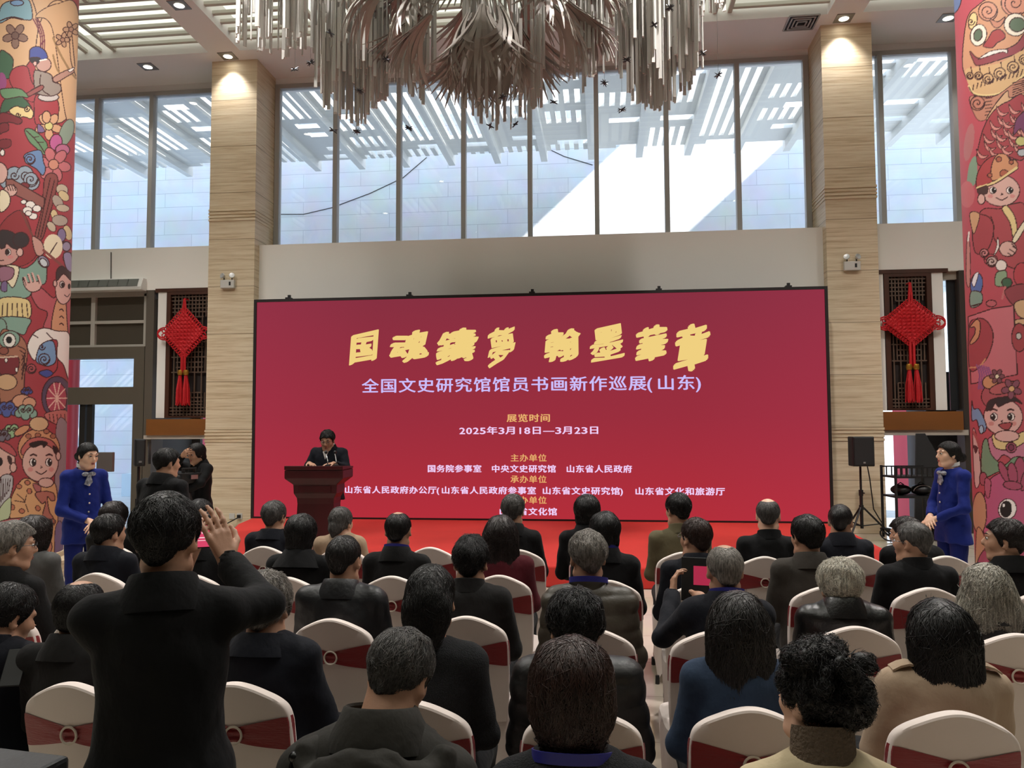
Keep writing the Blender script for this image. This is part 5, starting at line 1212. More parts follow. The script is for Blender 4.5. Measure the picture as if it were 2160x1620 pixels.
def strands(f, P, N, n, L, w, seed, flow, lift=.002, curl=0.0, keep=None):
    r = np.random.default_rng(seed); c = r.choice(len(P), min(n, len(P)), replace=False); p = P[c].copy()
    if keep is not None: p = p[keep(p)]
    m = len(p); L = L*r.uniform(.6, 1.2, m); seg = 6; path = [p.copy()]; out = r.uniform(.3, 1, m)*lift; jit = r.normal(0, .22, (m, 3))
    for i in range(seg):
        g = f.grad(p); fl = flow(p)+jit+curl*r.normal(0, .6, (m, 3)); t = fl-(fl*g).sum(1)[:, None]*g; t /= np.maximum(np.linalg.norm(t, axis=1), 1e-6)[:, None]
        p = p+t*(L/seg)[:, None]; d = f.sample(p); d = np.clip(d, -.03, .03); p = p-g*(d-out*(i+1)/seg*1.0)[:, None]*.8; path.append(p.copy())
    V = []; Q = []
    A = np.stack(path, 1)
    tv = A[:, -1]-A[:, 0]; g0 = f.grad(A[:, 2]); sd = np.cross(tv, g0); sd /= np.maximum(np.linalg.norm(sd, axis=1), 1e-6)[:, None]
    for i in range(seg+1):
        ww = w*(1-.75*(i/seg)**2); V.append(np.stack([A[:, i]+sd*ww, A[:, i]+g0*ww*.8, A[:, i]-sd*ww], 1))
    V = np.stack(V, 1); base = np.arange(m)*(seg+1)*3
    for i in range(seg):
        for j in (0, 1, 2): Q.append(np.stack([base+i*3+j, base+i*3+(j+1) % 3, base+i*3+3+(j+1) % 3, base+i*3+3+j], 1))
    return V.reshape(-1, 3), np.concatenate(Q)

def trim(f):
    """cut a short haircut: forehead line, sideburns, nape, and room for the ears"""
    f.cut(lambda x, y, z: np.interp(y, [-.12, -.085, -.045, .0, .018, .034, .055, .09], [-.088, -.086, -.06, -.034, -.02, .022, .056, .074])-z, .012)
    for s_ in (-1, 1): f.ell((s_*.092, -.002, -.006), (.022, .024, .034), .006, sub=True)
HAIR_CACHE = {}
def hair_mesh(kind, seed, h, ns):
    key = (kind, seed, h)
    if key in HAIR_CACHE: return HAIR_CACHE[key]
    long_ = kind in ('long', 'longstraight', 'wavy', 'midlong')
    f = Field((-.19, -.23, -.46 if long_ else -.26), (.19, .17, .24), h)
    rg = 11+seed
    crown = lambda p: np.stack([p[:, 0]*1.0, (p[:, 1]+.03), -(.35+0*p[:, 0])-1.2*np.clip(.1-p[:, 2], 0, .3)], 1)*np.array([6, 6, 1.0])
    lift = .004; L = .055; w = .0016; keep = None; curl = .15
    def hairline(c0=.012, ny=-.6, nz=.8): f.cut(lambda x, y, z: -(ny*y+nz*z-c0+.10*np.abs(x)**1.0*np.where(y > .03, -.6, 0)), .012)
    if kind in ('short', 'crop', 'thin', 'quiff', 'fluffy'):
        t = dict(short=.013, crop=.007, thin=.008, quiff=.012, fluffy=.019)[kind]
        f.ell((0, -.012, .034), (.075+t, .097+t, .087+t), .02)
        if kind == 'quiff': f.ell((.0, .02, .098), (.06, .07, .042), .03)
        if kind == 'fluffy': f.ell((0, -.03, .07), (.085, .085, .065), .02)
        f.ell((0, -.072, -.02), (.052, .032, .05), .02); f.disp(lambda x, y, z: .016*np.clip((.03-z)/.11, 0, 1))
        trim(f)
        f.disp(wob(rg, 75 if kind != 'fluffy' else 60, {'short': .004, 'crop': .0015, 'thin': .003, 'quiff': .006, 'fluffy': .007}[kind], (1, 1, .6)))
        lift = dict(short=.006, crop=.002, thin=.006, quiff=.012, fluffy=.013)[kind]; L = dict(short=.06, crop=.02, thin=.05, quiff=.05, fluffy=.06)[kind]
        if kind == 'crop': w = .001
    elif kind in ('bald', 'balding'):
        f.ell((0, -.012, .030), (.0815, .1035, .088), .02); f.ell((0, -.075, -.02), (.055, .033, .045), .02); f.disp(lambda x, y, z: .010*np.clip((.03-z)/.11, 0, 1))
        top = .075 if kind == 'bald' else .098
        trim(f)
        f.ell((0, .05, .15), (.062, .13, .092) if kind == 'bald' else (.04, .11, .075), .012, sub=True)
        lift = .002; L = .045; w = .0011
    elif kind == 'cap':                                          # round short women's cut
        f.ell((0, -.018, .03), (.098, .118, .104), .02); f.ell((0, -.05, -.055), (.082, .07, .06), .03)
        f.cut(lambda x, y, z: y-(.055+np.where(z > .055, (z-.055)*1.5, 0)-.3*np.clip(-.02-z, 0, 1)), .015); f.cut(lambda x, y, z: -(z+.105+.25*y), .012); f.disp(wob(rg, 60, .004, (1, 1, .3)))
        L = .10; lift = .004
    elif kind == 'bob':
        f.ell((0, -.016, .028), (.108, .120, .108), .02); f.ell((0, -.03, -.05), (.108, .095, .085), .04); f.ell((0, -.055, -.10), (.075, .055, .06), .03)
        f.cut(lambda x, y, z: y-(.06+np.where(z > .06, (z-.06)*1.5, 0)), .015); f.cut(lambda x, y, z: -(z+.135+.5*y*(y > -.04)), .012); f.disp(wob(rg, 70, .003, (1, 1, .2)))
        L = .16; lift = .005; w = .0017; curl = .05
    elif kind in ('longstraight', 'long', 'midlong', 'wavy'):
        zb_ = dict(longstraight=-.27, long=-.30, midlong=-.23, wavy=-.20)[kind]; wx = .128 if kind == 'wavy' else .106
        f.ell((0, -.016, .028), (.096, .116, .102), .02)
        f.cap((-.045, -.045, -.02), (-.062, -.055, zb_+.06), .062, .060, .05); f.cap((.045, -.045, -.02), (.062, -.055, zb_+.06), .062, .060, .05); f.cap((0, -.06, 0), (0, -.075, zb_+.085), .072, .058, .05)
        if kind == 'wavy': f.ell((0, -.03, -.08), (.138, .10, .10), .05)
        f.cut(lambda x, y, z: y-(.05+np.where(z > .06, (z-.06)*1.5, 0)-.25*np.clip(-.03-z, 0, .3)), .02); f.cut(lambda x, y, z: -(z-zb_-.05*np.abs(x)), .02); keep = lambda p: p[:, 1] < .0
        f.disp(wob(rg, 60 if kind != 'wavy' else 45, .0035 if kind != 'wavy' else .010, (1, 1, .15 if kind != 'wavy' else .7)))
        L = .24; lift = .006; w = .0018; curl = .05 if kind != 'wavy' else .5
    elif kind in ('bun', 'ponytail', 'gathered', 'clip'):
        f.ell((0, -.014, .032), (.085, .107, .098), .02); f.ell((0, -.085, -.03), (.055, .04, .05), .03)
        f.cut(lambda x, y, z: np.interp(y, [-.12, -.06, -.02, .02, .045, .07, .10], [-.085, -.075, -.04, -.012, .03, .066, .082])-z, .012)
        if kind == 'bun': f.ell((0, -.128, -.028), (.045, .042, .046), .012)
        if kind == 'ponytail': f.ell((0, -.115, -.055), (.06, .05, .05), .02); f.cap((0, -.12, -.05), (0, -.125, -.15), .045, .036, .02)
        if kind == 'gathered': f.ell((0, -.09, -.03), (.082, .06, .075), .05); f.ell((0, -.105, -.105), (.058, .05, .05), .035)
        if kind == 'clip': f.ell((0, -.11, -.02), (.035, .03, .04), .02); f.cap((0, -.105, -.04), (0, -.10, -.09), .03, .02, .02)
        f.disp(wob(rg, 80, .003, (.4, .4, 1))); L = .06; lift = .003
    elif kind == 'updo':
        f.ell((0, -.014, .030), (.088, .112, .10), .02); r = random.Random(7)
        f.ell((.03, -.09, .02), (.075, .06, .08), .02); f.ell((.07, -.07, .0), (.06, .06, .07), .02); f.ell((-.01, -.03, .13), (.08, .07, .055), .02); f.ell((-.055, .0, .12), (.045, .045, .035), .02)
        for k in range(46):
            a = r.uniform(0, 6.28); e = r.uniform(-.3, 1.2); q = (r.uniform(.6, 1.0)*.105*math.cos(a)+.02, .12*math.sin(a)-.03, .035+.115*math.sin(e))
            if q[1] < .05: f.ell(q, (r.uniform(.016, .03),)*3, .01)
        f.cut(lambda x, y, z: -((-.5*y+.8*z)+.018), .014); f.disp(wob(rg, 90, .008)); L = .06; lift = .016; curl = 1.4; w = .0017
    P, Q = f.surf()
    V2, Q2 = strands(f, P, None, ns, L, w, seed, crown, lift, curl, keep)
    if kind == 'updo':
        pass
    V = np.concatenate([P, V2]); Qa = np.concatenate([Q, Q2+len(P)])
    HAIR_CACHE[key] = (V, Qa, f)
    return HAIR_CACHE[key]

def fingers(f, wr, dirv, palm, side, curl, sc=1.0, spread=.12, thumb=1, k=.006):
    """palm, four unequal fingers bent at two knuckles, and a thumb from the side of the palm"""
    d = Vector(dirv).normalized(); n = Vector(palm).normalized(); n = (n-d*n.dot(d)).normalized(); s_ = d.cross(n)*side; wr = Vector(wr)
    kn = []
    for i in range(4):
        u = (i-1.5)/1.5; kn.append(wr+d*(.088-.006*abs(u)**2)*sc+s_*(.031*u)*sc)
    for i in range(4): f.cap(wr+s_*(.018*(i-1.5)/1.5)*sc+d*.005, kn[i], .0135*sc, .0105*sc, .012)
    Ls = [(.040, .026, .02), (.046, .03, .022), (.043, .028, .021), (.034, .021, .018)]
    for i in range(4):
        u = (i-1.5)/1.5; p = kn[i]; dd = (d+s_*spread*u).normalized(); a = 0
        for j in range(3):
            a = curl[j] if isinstance(curl[j], float) else curl[j][i]
            dd = (dd*math.cos(a)+n*math.sin(a)).normalized(); q = p+dd*Ls[i][j]*sc; f.cap(p, q, (.0093-.001*j)*sc, (.0085-.001*j)*sc, k); p = q
            nn = (n-dd*n.dot(dd)); n2 = nn.normalized() if nn.length > 1e-4 else n
            n_keep = n; n = n2
        n = Vector(palm).normalized(); n = (n-d*n.dot(d)).normalized()
    tb = wr+d*.025*sc-s_*.026*sc; t1 = tb+(d*.6-s_*.75+n*.3*thumb).normalized()*.04*sc; t2 = t1+(d*.85-s_*.3+n*.4*thumb).normalized()*.03*sc; t3 = t2+(d*.9+n*.35*thumb).normalized()*.024*sc
    f.cap(tb, t1, .0145*sc, .0115*sc, .01); f.cap(t1, t2, .011*sc, .0095*sc, k); f.cap(t2, t3, .0095*sc, .0075*sc, k)

CLOTH = {}
def cloth(name, rgb, rough=.8, kind=None):
    if name in MATS: return MATS[name]
    rgb = tuple(v*.66 if max(rgb) < 50 else v*.92 for v in rgb)
    if kind == 'leather': return M(name, rgb, .34, spec=.55, bump=(90, .12))
    if kind == 'nylon': return M(name, rgb, .46, spec=.45, bump=(22, .22))
    if kind == 'tweed': return M(name, rgb, .9, bump=(240, .6), var=(220, .9))
    return M(name, rgb, rough, spec=.18, bump=(15, .42), stretch=(1, 1, .7), sheen=.04)

def collar_mesh(parent, N, T, style, mat, s_=1.0, lean_=.25, wide=1.0, inner=None):
    prof = {'stand': [(.098, -.03), (.086, .0), (.077, .035), (.072, .038), (.069, .035), (.075, .0), (.08, -.02)],
            'fold': [(.126, -.052), (.118, -.024), (.096, .016), (.084, .036), (.078, .04), (.073, .034), (.078, .0), (.09, -.03), (.112, -.058)],
            'lapel': [(.135, -.058), (.122, -.03), (.098, .004), (.088, .018), (.082, .020), (.078, .014), (.086, -.012), (.10, -.04), (.122, -.064)],
            'wide': [(.17, -.075), (.15, -.04), (.112, .004), (.092, .028), (.084, .03), (.078, .022), (.088, -.01), (.11, -.05), (.155, -.085)],
            'crew': [(.102, -.03), (.09, -.012), (.082, -.004), (.076, -.008), (.082, -.02)],
            'turtle': [(.08, -.03), (.073, .0), (.071, .04), (.068, .058), (.062, .056), (.06, .0)]}[style]
    V = []; F_ = []; n = 40; gap = .34 if style not in ('turtle', 'crew') else 0
    m = n+1 if gap else n
    for i in range(m):
        a = math.pi/2+gap+(2*math.pi-2*gap)*i/n
        for r_, z in prof:
            r_ = r_*wide; zz = z-lean_*.07*math.sin(a)*1.0-.010*(abs(math.cos(a))**3)*(r_/.1 > .95)
            V.append((r_*math.cos(a)*s_*1.02, r_*math.sin(a)*.92*s_-.004, zz))
    k = len(prof)
    for i in range(m-1 if gap else n):
        for j in range(k-1): F_.append((i*k+j, ((i+1) % m)*k+j, ((i+1) % m)*k+j+1, i*k+j+1))
    if gap: F_ += [tuple(range(k)), tuple((m-1)*k+j for j in range(k))[::-1]]
    mb = MB(); mb.add(V, F_); o = mb.build('collar', mat, parent, smooth=True); o.location = N; return o
def band(parent, N, r, z, hh, mat, name, ry=.92, tilt=.2):
    V = []; F_ = []; n = 36
    for i in range(n):
        a = 2*math.pi*i/n
        for q, zz in ((r, z), (r, z+hh), (r-.004, z+hh), (r-.004, z)): V.append((q*math.cos(a), q*math.sin(a)*ry-.004, zz-tilt*.07*math.sin(a)))
    for i in range(n):
        for j in range(4): F_.append((i*4+j, ((i+1) % n)*4+j, ((i+1) % n)*4+(j+1) % 4, i*4+(j+1) % 4))
    mb = MB(); mb.add(V, F_); o = mb.build(name, mat, parent, smooth=True); o.location = N; return o

def glasses(parent, T, mat):
    g = MB()
    for s_ in (-1, 1):
        g.tube([(s_*.033+.022*math.cos(a), .102-.004*abs(math.cos(a)), .008+.017*math.sin(a)) for a in [2*math.pi*k/20 for k in range(21)]], .0016, 5, cap=False)
        g.tube([(s_*.055, .099, .012), (s_*.078, .07, .014), (s_*.082, .0, .012), (s_*.080, -.018, -.002)], .0017, 5)
    g.tube([(-.011, .104, .011), (0, .108, .014), (.011, .104, .011)], .0016, 5)
    o = g.build('glasses', mat, parent, smooth=True); o.matrix_local = T; return o

HTOP = {'quiff': .139, 'fluffy': .146, 'crop': .126, 'thin': .128, 'bald': .119, 'balding': .119, 'updo': .172, 'cap': .134, 'bob': .136, 'long': .131, 'longstraight': .131, 'midlong': .131, 'wavy': .132, None: .119}
def htop(k): return HTOP.get(k, .131)
def person(label, x, y, rz, zt, cat='person', pose='sit', floor=0.0, head=(0, 0, 0), hoff=(0, 0), lean_=(0, 0), hair='short', hc='black', hseed=1, hscale=1.0, skin=None, sex='m', bulk=1.0, coat=None, collar='fold',
           collar_mat=None, quilt=False, face=False, fine=False, arms=None, hands=None, trousers=None, shoes=True, hem=None, group=None, specs=None, lany=None, near=False, wid=1.0, shirt=None, nup=0.0, hood=False, epaulette=False, name='person'):
    """one figure: a continuous body, with clothes and hair as its parts. zt is the height of the crown above the ground it stands on"""
    skin = skin or m_skin
    R = thing(name, label, cat, (x, y, floor), rz, group)
    lx, ly = lean_
    if pose == 'sit':
        q = (zt-.47)/.86; Zs = lambda z: .47+(z-.47)*q
        hip = Vector((0, .0, .57)); N = Vector((lx, -.01+ly, Zs(1.055)+nup)); sh_z = Zs(1.00)
        hipj = .09; knee = [(sx*.115, .44, .53) for sx in (-1, 1)]; ank = [(sx*.12, .43, .09) for sx in (-1, 1)]
        S = [Vector((sx*.158*wid+lx*.9, -.018+ly*.9, sh_z-.005)) for sx in (-1, 1)]; El = [Vector((sx*.205*wid+lx*.6, .03+ly*.7, Zs(.735))) for sx in (-1, 1)]; Wr = [Vector((sx*.10, .27, .655)) for sx in (-1, 1)]
    else:
        q = zt/1.72; Zs = lambda z: z*q
        hip = Vector((0, 0, Zs(.94))); N = Vector((lx, -.01+ly, Zs(1.45))); sh_z = Zs(1.395)
        hipj = .085; knee = [(sx*.09, .015, Zs(.5)) for sx in (-1, 1)]; ank = [(sx*.09, -.02, Zs(.09)) for sx in (-1, 1)]
        S = [Vector((sx*.165*wid+lx*.9, -.015+ly*.9, sh_z-.005)) for sx in (-1, 1)]; El = [Vector((sx*.22*wid, .0, Zs(1.12))) for sx in (-1, 1)]; Wr = [Vector((sx*.22*wid, .09, Zs(.88))) for sx in (-1, 1)]
    if arms:
        for i, a in enumerate(arms):
            if a: El[i] = Vector(a[0]); Wr[i] = Vector(a[1])
    T = Matrix.Translation(N+Vector((0, .012, .03))) @ rotm(head[1], head[2], head[0]) @ Matrix.Translation((hoff[0], .018+hoff[1], zt-N.z-.03-htop(hair)*hscale)) @ Matrix.Scale(hscale, 4)
    hh = .0065 if fine else (.009 if near else .0115)
    pts = [hip, N]+S+El+Wr+[Vector(k) for k in knee]+[Vector(a) for a in ank]+[T.translation]
    if hands:
        pts += [Vector(hd[0]) for hd in hands if hd]
    lo = np.min([np.array(p) for p in pts], 0)-np.array([.19, .22, .12]); hi = np.max([np.array(p) for p in pts], 0)+np.array([.19, .24, .17]); lo[2] = max(lo[2], -.02)
    # ---- body
    f = Field(lo, hi, hh)
    head_forms(f, T)
    nb = T @ Vector((0, -.022, -.05))
    f.cap(nb, N+Vector((0, -.005, -.03)), .054*wid, .062*wid, .035)
    mid = hip.lerp(N, .62)
    f.ell(tuple(mid), (.135*wid*bulk, .09*bulk, .20), .05); f.ell(tuple(hip.lerp(N, .15)), (.135*bulk, .10*bulk, .17), .05); f.ell(tuple(hip), (.15, .11, .10), .05)
    for i in (0, 1):
        f.cap(N+Vector((0, -.01, -.06)), S[i], .05, .045, .04); f.cap(S[i], El[i], .042, .036, .03); f.cap(El[i], Wr[i], .034, .025, .02)
        sx = -1 if i == 0 else 1
        hj = hip+Vector((sx*hipj, 0, -.03)); f.cap(hj, knee[i], .068, .05, .03); f.cap(knee[i], ank[i], .046, .034, .03)
        f.cap(ank[i], Vector(ank[i])+Vector((0, .10, -.05)), .032, .026, .02)
        hd = hands[i] if hands else None
        if hd: f_dir, palm, side, curl = hd[1], hd[2], hd[3], hd[4]; fingers(f, hd[0], f_dir, palm, side, curl, hd[5] if len(hd) > 5 else 1.0, hd[6] if len(hd) > 6 else .12); f.cap(Wr[i], hd[0], .025, .022, .015)
        else:
            d = (Wr[i]-El[i]).normalized(); d = Vector((d.x*.4-.25*sx, d.y, d.z*.5)).normalized()
            f.ell(tuple(Wr[i]+d*.055), (.036, .036, .03), .02); f.cap(Wr[i], Wr[i]+d*.12, .02, .014, .02)
    P, Q = f.surf(); mesh_np('body', P, Q, None, [skin], R)
    if face: face_parts(R, T, skin)
    # ---- trousers / skirt
    coat_m = coat or cloth('coat_black', (20, 20, 23)); tr_m = trousers or cloth('trousers_dark', (24, 25, 30))
    g = Field(lo, (hi[0], hi[1], hip.z+.16), max(hh, .011))
    for i in (0, 1):
        sx = -1 if i == 0 else 1; hj = hip+Vector((sx*hipj, 0, -.03)); g.cap(hj, knee[i], .088, .068, .03); g.cap(knee[i], Vector(ank[i])+Vector((0, 0, -.005)), .064, .056, .03)
    g.ell(tuple(hip+Vector((0, -.0, 0))), (.168, .125, .11), .05)
    az = ank[0][2]; g.cut(lambda X, Y, Z: (az-.035)-Z, .01); g.disp(wob(3, 40, .003))
    P, Q = g.surf(); mesh_np('trousers', P, Q, None, [tr_m], R)
    if shoes:
        for i in (0, 1):
            a = Vector(ank[i]); sgn = -1 if i == 0 else 1; sm = MB()
            V = []; F_ = []; n = 16
            for kz, (zz, gr) in enumerate(((0, 1), (.02, 1.02), (.045, .96), (.075, .8), (.088, .45))):
                for j in range(n):
                    t = 2*math.pi*j/n; yy = math.sin(t); xx = math.cos(t)
                    V.append((a.x+xx*.045*gr*(1-.12*abs(yy)), a.y+.045+yy*.135*gr-(.03*(kz-1) if kz > 1 else 0), zz+.002))
            for kz in range(4):
                for j in range(n): F_.append((kz*n+j, kz*n+(j+1) % n, (kz+1)*n+(j+1) % n, (kz+1)*n+j))
            F_ += [tuple(range(n))[::-1], tuple(4*n+j for j in range(n))]
            sm.add(V, F_).build('shoe', M('shoe_black', (20, 19, 20), .35), R, smooth=True)
    # ---- coat
    jl = Vector(lo); jl.z = (hem if hem is not None else hip.z-.12)-.06
    c = Field((lo[0]-.02, lo[1]-.02, jl.z), (hi[0]+.02, hi[1]+.02, N.z+.12 if not arms else hi[2]+.05), hh*1.05 if not fine else .0085)
    b = bulk
    c.ell(tuple(hip.lerp(N, .66)+Vector((0, -.008, 0))), (.178*wid*b, .122*b, .205), .06); c.ell(tuple(hip.lerp(N, .25)), (.172*wid*b, .128*b, .21), .06)
    c.ell(tuple(hip+Vector((0, -.005, .0))), (.185*b, .14*b, .13), .06)
    c.ell(tuple(N+Vector((0, -.012, -.045))), (.10*wid, .082, .06), .05)
    for i in (0, 1):
        c.cap(N+Vector((0, -.012, -.055)), S[i]+Vector((0, 0, .004)), .066*b**.5, .058*b, .05); c.cap(S[i], El[i], .062*b, .053*b, .03); c.cap(El[i], Wr[i], .053*b, .041*b**.5, .025)
    if hem is not None:
        for i in (0, 1):
            sx = -1 if i == 0 else 1; c.cap(hip+Vector((sx*.06, 0, 0)), (sx*.085, 0, hem), .12*b, .125*b, .05)
    hz = hem if hem is not None else hip.z-.11
    c.cut(lambda X, Y, Z: np.where((np.abs(X) < .26) & (np.abs(Y) < .22), hz-Z, -1), .015) if pose != 'sit' else None
    d = (Vector(nb)-N).normalized()
    c.cap(N+Vector((0, 0, .012)), N+Vector((0, .01, .16)), .062, .068, .012, sub=True)
    for i in (0, 1):                                              # open the cuffs
        dv = (Wr[i]-El[i]).normalized(); c.cap(Wr[i]+dv*.012, Wr[i]+dv*.10, .045, .05, .008, sub=True)
    sd = abs(hash(label)) % 997 if False else sum(map(ord, label)) % 997
    if quilt: c.disp(lambda X, Y, Z: -.009*np.abs(np.cos(math.pi*(Z+.25*np.abs(X)*0)/.085))**.6*(1)+.004); c.disp(wob(sd, 24, .006))
    else: c.disp(wob(sd, 19, .0075, (1, 1, .8))); c.disp(wob(sd+5, 46, .0028))
    P, Q = c.surf(); mesh_np('jacket', P, Q, None, [coat_m], R)
    if collar: collar_mesh(R, N+Vector((0, -.004, .012)), T, collar, collar_mat or coat_m, wid**.5)
    if shirt: band(R, N+Vector((0, -.004, .012)), .07*wid**.5, .02, .034, shirt, 'shirt_collar')
    if lany: band(R, N+Vector((0, -.006, .004)), .094 if collar in ('crew', None, 'stand') else .082, -.018 if collar in ('crew', None) else .028, .026, lany, 'lanyard', tilt=.35)
    if hood:
        hf = Field((-.30, -.32, N.z-.30), (.30, .16, N.z+.12), .009); a = N+Vector((0, -.01, 0))
        for sx in (-1, 1):
            hf.cap(a+Vector((sx*.11, .05, -.03)), a+Vector((sx*.165, -.05, -.05)), .020, .024, .03); hf.cap(a+Vector((sx*.165, -.05, -.05)), a+Vector((sx*.11, -.135, -.115)), .024, .028, .04); hf.cap(a+Vector((sx*.11, -.135, -.115)), a+Vector((0, -.15, -.15)), .028, .032, .04)
        hf.ell(tuple(a+Vector((0, -.118, -.085))), (.155, .042, .085), .04); hf.disp(wob(4, 36, .008, (1, 1, 2))); hf.disp(wob(8, 80, .003))
        P, Q = hf.surf(); mesh_np('hood', P, Q, None, [coat_m], R)
        MB().tube([tuple(a+Vector((-.19, -.07, -.05))), tuple(a+Vector((-.20, -.09, -.10)))], .006, 6).sphere(tuple(a+Vector((-.19, -.07, -.05))), .013).build('drawcord_toggle', M('toggle_black', (14, 14, 14), .3), R, smooth=True)
    if epaulette:
        for sx in (-1, 1):
            e = MB(); A_ = N+Vector((sx*.075, -.02, .022)); B_ = S[0 if sx < 0 else 1]+Vector((sx*.02, -.005, .068))
            pts = [A_.lerp(B_, t)+Vector((0, 0, .018*math.sin(math.pi*t))) for t in (0, .25, .5, .75, 1)]; V = []
            for p_ in pts: V += [p_+Vector((0, -.028, 0)), p_+Vector((0, .022, .004)), p_+Vector((0, .022, -.004)), p_+Vector((0, -.028, -.008))]
            F_ = [(4*i+j, 4*i+(j+1) % 4, 4*i+4+(j+1) % 4, 4*i+4+j) for i in range(4) for j in range(4)]+[(0, 1, 2, 3), (19, 18, 17, 16)]
            e.add(V, F_).build('epaulette', coat_m, R, smooth=True)
            MB().sphere(tuple(A_+Vector((sx*.012, 0, .016))), (.009, .009, .006)).build('epaulette_button', M('horn_button', (90, 66, 44), .35), R, smooth=True)
    # ---- hair
    if hair:
        V, Qh, _ = hair_mesh(hair, hseed, .0065 if (fine or near) else .009, 2600 if near or fine else 1100)
        o = mesh_np('hair', V, Qh, None, [hmat(hc)], R); o.matrix_local = T
    if specs: glasses(R, T, specs)
    R['_T'] = [v for row in T for v in row] if False else 0
    del R['_T']
    return R, T, N
# =================================================================== THE AUDIENCE
D2R = math.radians
navy = cloth('coat_navy', (26, 29, 42)); blk = cloth('coat_black', (20, 20, 23)); blk2 = cloth('coat_soft_black', (27, 26, 27)); char = cloth('coat_charcoal', (44, 42, 42)); greyj = cloth('suit_grey', (66, 61, 56))
olive = cloth('jacket_olive', (104, 96, 72)); cream = cloth('jacket_cream', (214, 196, 160)); beige = cloth('coat_beige', (176, 150, 124)); tan_ = cloth('coat_tan', (184, 160, 136)); maroon = cloth('coat_maroon', (88, 26, 36)); bluej = cloth('jacket_steel_blue', (52, 68, 92))
royal = cloth('uniform_blue', (24, 40, 122)); leather = cloth('leather_black', (28, 26, 26), kind='leather'); puff = cloth('puffer_charcoal', (40, 38, 38), kind='nylon'); puffo = cloth('puffer_olive_brown', (72, 65, 54), kind='nylon'); nyl = cloth('nylon_black', (30, 31, 36), kind='nylon')
tweed = cloth('tweed_black', (26, 28, 34), kind='tweed'); parka = cloth('parka_grey_green', (54, 52, 48), .75); fleece = cloth('fleece_grey', (98, 97, 96)); greyc = cloth('coat_dark_grey', (52, 50, 50)); uniT = cloth('uniform_blue_dark', (20, 32, 104))
m_lan = M('blue_lanyard', (38, 40, 130), .5); m_shirt = M('shirt_white', (226, 224, 220), .7); m_spec = M('spectacle_metal', (160, 160, 165), .25, .9); m_specb = M('spectacle_black', (24, 22, 22), .3)
GRP = 'seated audience'
def seat(label, chair, px, py, clabel=None, **k):
    """a seated guest: chair = top of the chair back (x, y); px, py = crown of the head in the photograph"""
    cx, cy = chair; hy = cy+.29+k.pop('fwd', 0.0)
    h = atY(px, py, hy); zt = min(max(float(h[2]), 1.14), 1.42); X = float(h[0]); bx = k.pop('bodyx', None)
    x = .45*X+.55*cx if bx is None else float(atY(bx, py, hy)[0]); x = min(max(x, cx-.16), cx+.16)
    ln = k.pop('lean_', (0, 0))
    if clabel is not None: place_chair(cx, cy, k.pop('crz', D2R(random.Random(px).uniform(-3, 3))), clabel)
    return person(label, x, cy+.10+.19, k.pop('rz', 0), zt, pose='sit', lean_=(max(-.12, min(.12, (X-x)*.9)), ln[1]), hscale=k.pop('hscale', 1.04), **k)
rowY = {0: 1.66, 1: 2.62, 2: 3.65, 3: 4.66, 4: 5.8}
# --- row nearest the camera
seat('person in a grey-green hooded parka, greying head bowed low, seated in the foreground', (-.56, 1.60), 808, 1330, 'white chair under the bowed guest in the hooded parka', hair='short', hc='dgrey', hseed=2, coat=parka, collar='fold', bulk=1.1, near=True, head=(D2R(-14), D2R(-24), D2R(6)), lean_=(0, .03), hoff=(0, .02), wid=1.12, hscale=.92, bodyx=745, hood=True, nup=.05)
seat('person with a reddish brown bob and blue lanyard in a black tweed jacket, front centre', (.02, 1.60), 1200, 1345, 'white chair under the guest with the reddish brown bob', hair='bob', hc='brown', hseed=3, coat=tweed, collar='crew', near=True, wid=.92, lany=m_lan, hscale=.92, nup=.02)
seat('person with a curly black updo in a cream jacket and fur collar, nearest the camera', (.62, 1.62), 1718, 1352, 'white chair under the guest with the curly updo', hair='updo', hc='black', hseed=1, coat=cream, collar='turtle', collar_mat=M('fur_collar', (104, 88, 72), .95, bump=(120, 1.0)), near=True, wid=.92, head=(D2R(38), 0, 0), face=True, skin=m_skin2, hscale=.80, nup=.03)
# --- second row of chairs
seat('person with thinning black hair in a charcoal coat, half behind the standing man', (-1.88, 2.63), 160, 1226, 'white chair with ringed red sash left of the standing man', hair='balding', hc='black', coat=char, collar='fold', near=True, wid=1.05)
seat('person with fluffy grey hair in a navy suit, just right of the standing man', (-1.30, 2.69), 556, 1203, 'white chair with red sash just right of the standing man', hair='fluffy', hc='grey', hseed=2, coat=navy, collar='lapel', near=True, wid=1.06, bodyx=580)
seat('person with gathered black hair in a speckled black tweed jacket', (-.63, 2.57), 908, 1190, 'white chair with red sash behind the speckled tweed jacket', hair='gathered', hc='black', coat=tweed, collar='crew', near=True, wid=.95)
seat('person with thick black hair in a charcoal puffer jacket, in front of the brown bob', (-.07, 2.56), 1214, 1240, 'white chair with red sash behind the charcoal puffer jacket', hair='fluffy', hc='black', hseed=4, coat=puff, quilt=True, collar='stand', bulk=1.12, near=True, head=(D2R(10), D2R(-8), 0))
seat('person with long straight dark hair in a steel blue jacket', (.47, 2.62), 1557, 1246, 'white chair behind the steel blue jacket', hair='longstraight', hc='soft', coat=bluej, collar=None, near=True, wid=.95)
seat('person with long black hair in a beige trench coat', (1.10, 2.65), 1985, 1262, 'white chair with ringed red sash behind the beige trench coat', hair='long', hc='black', hseed=2, coat=tan_, collar='crew', epaulette=True, near=True, wid=1.0)
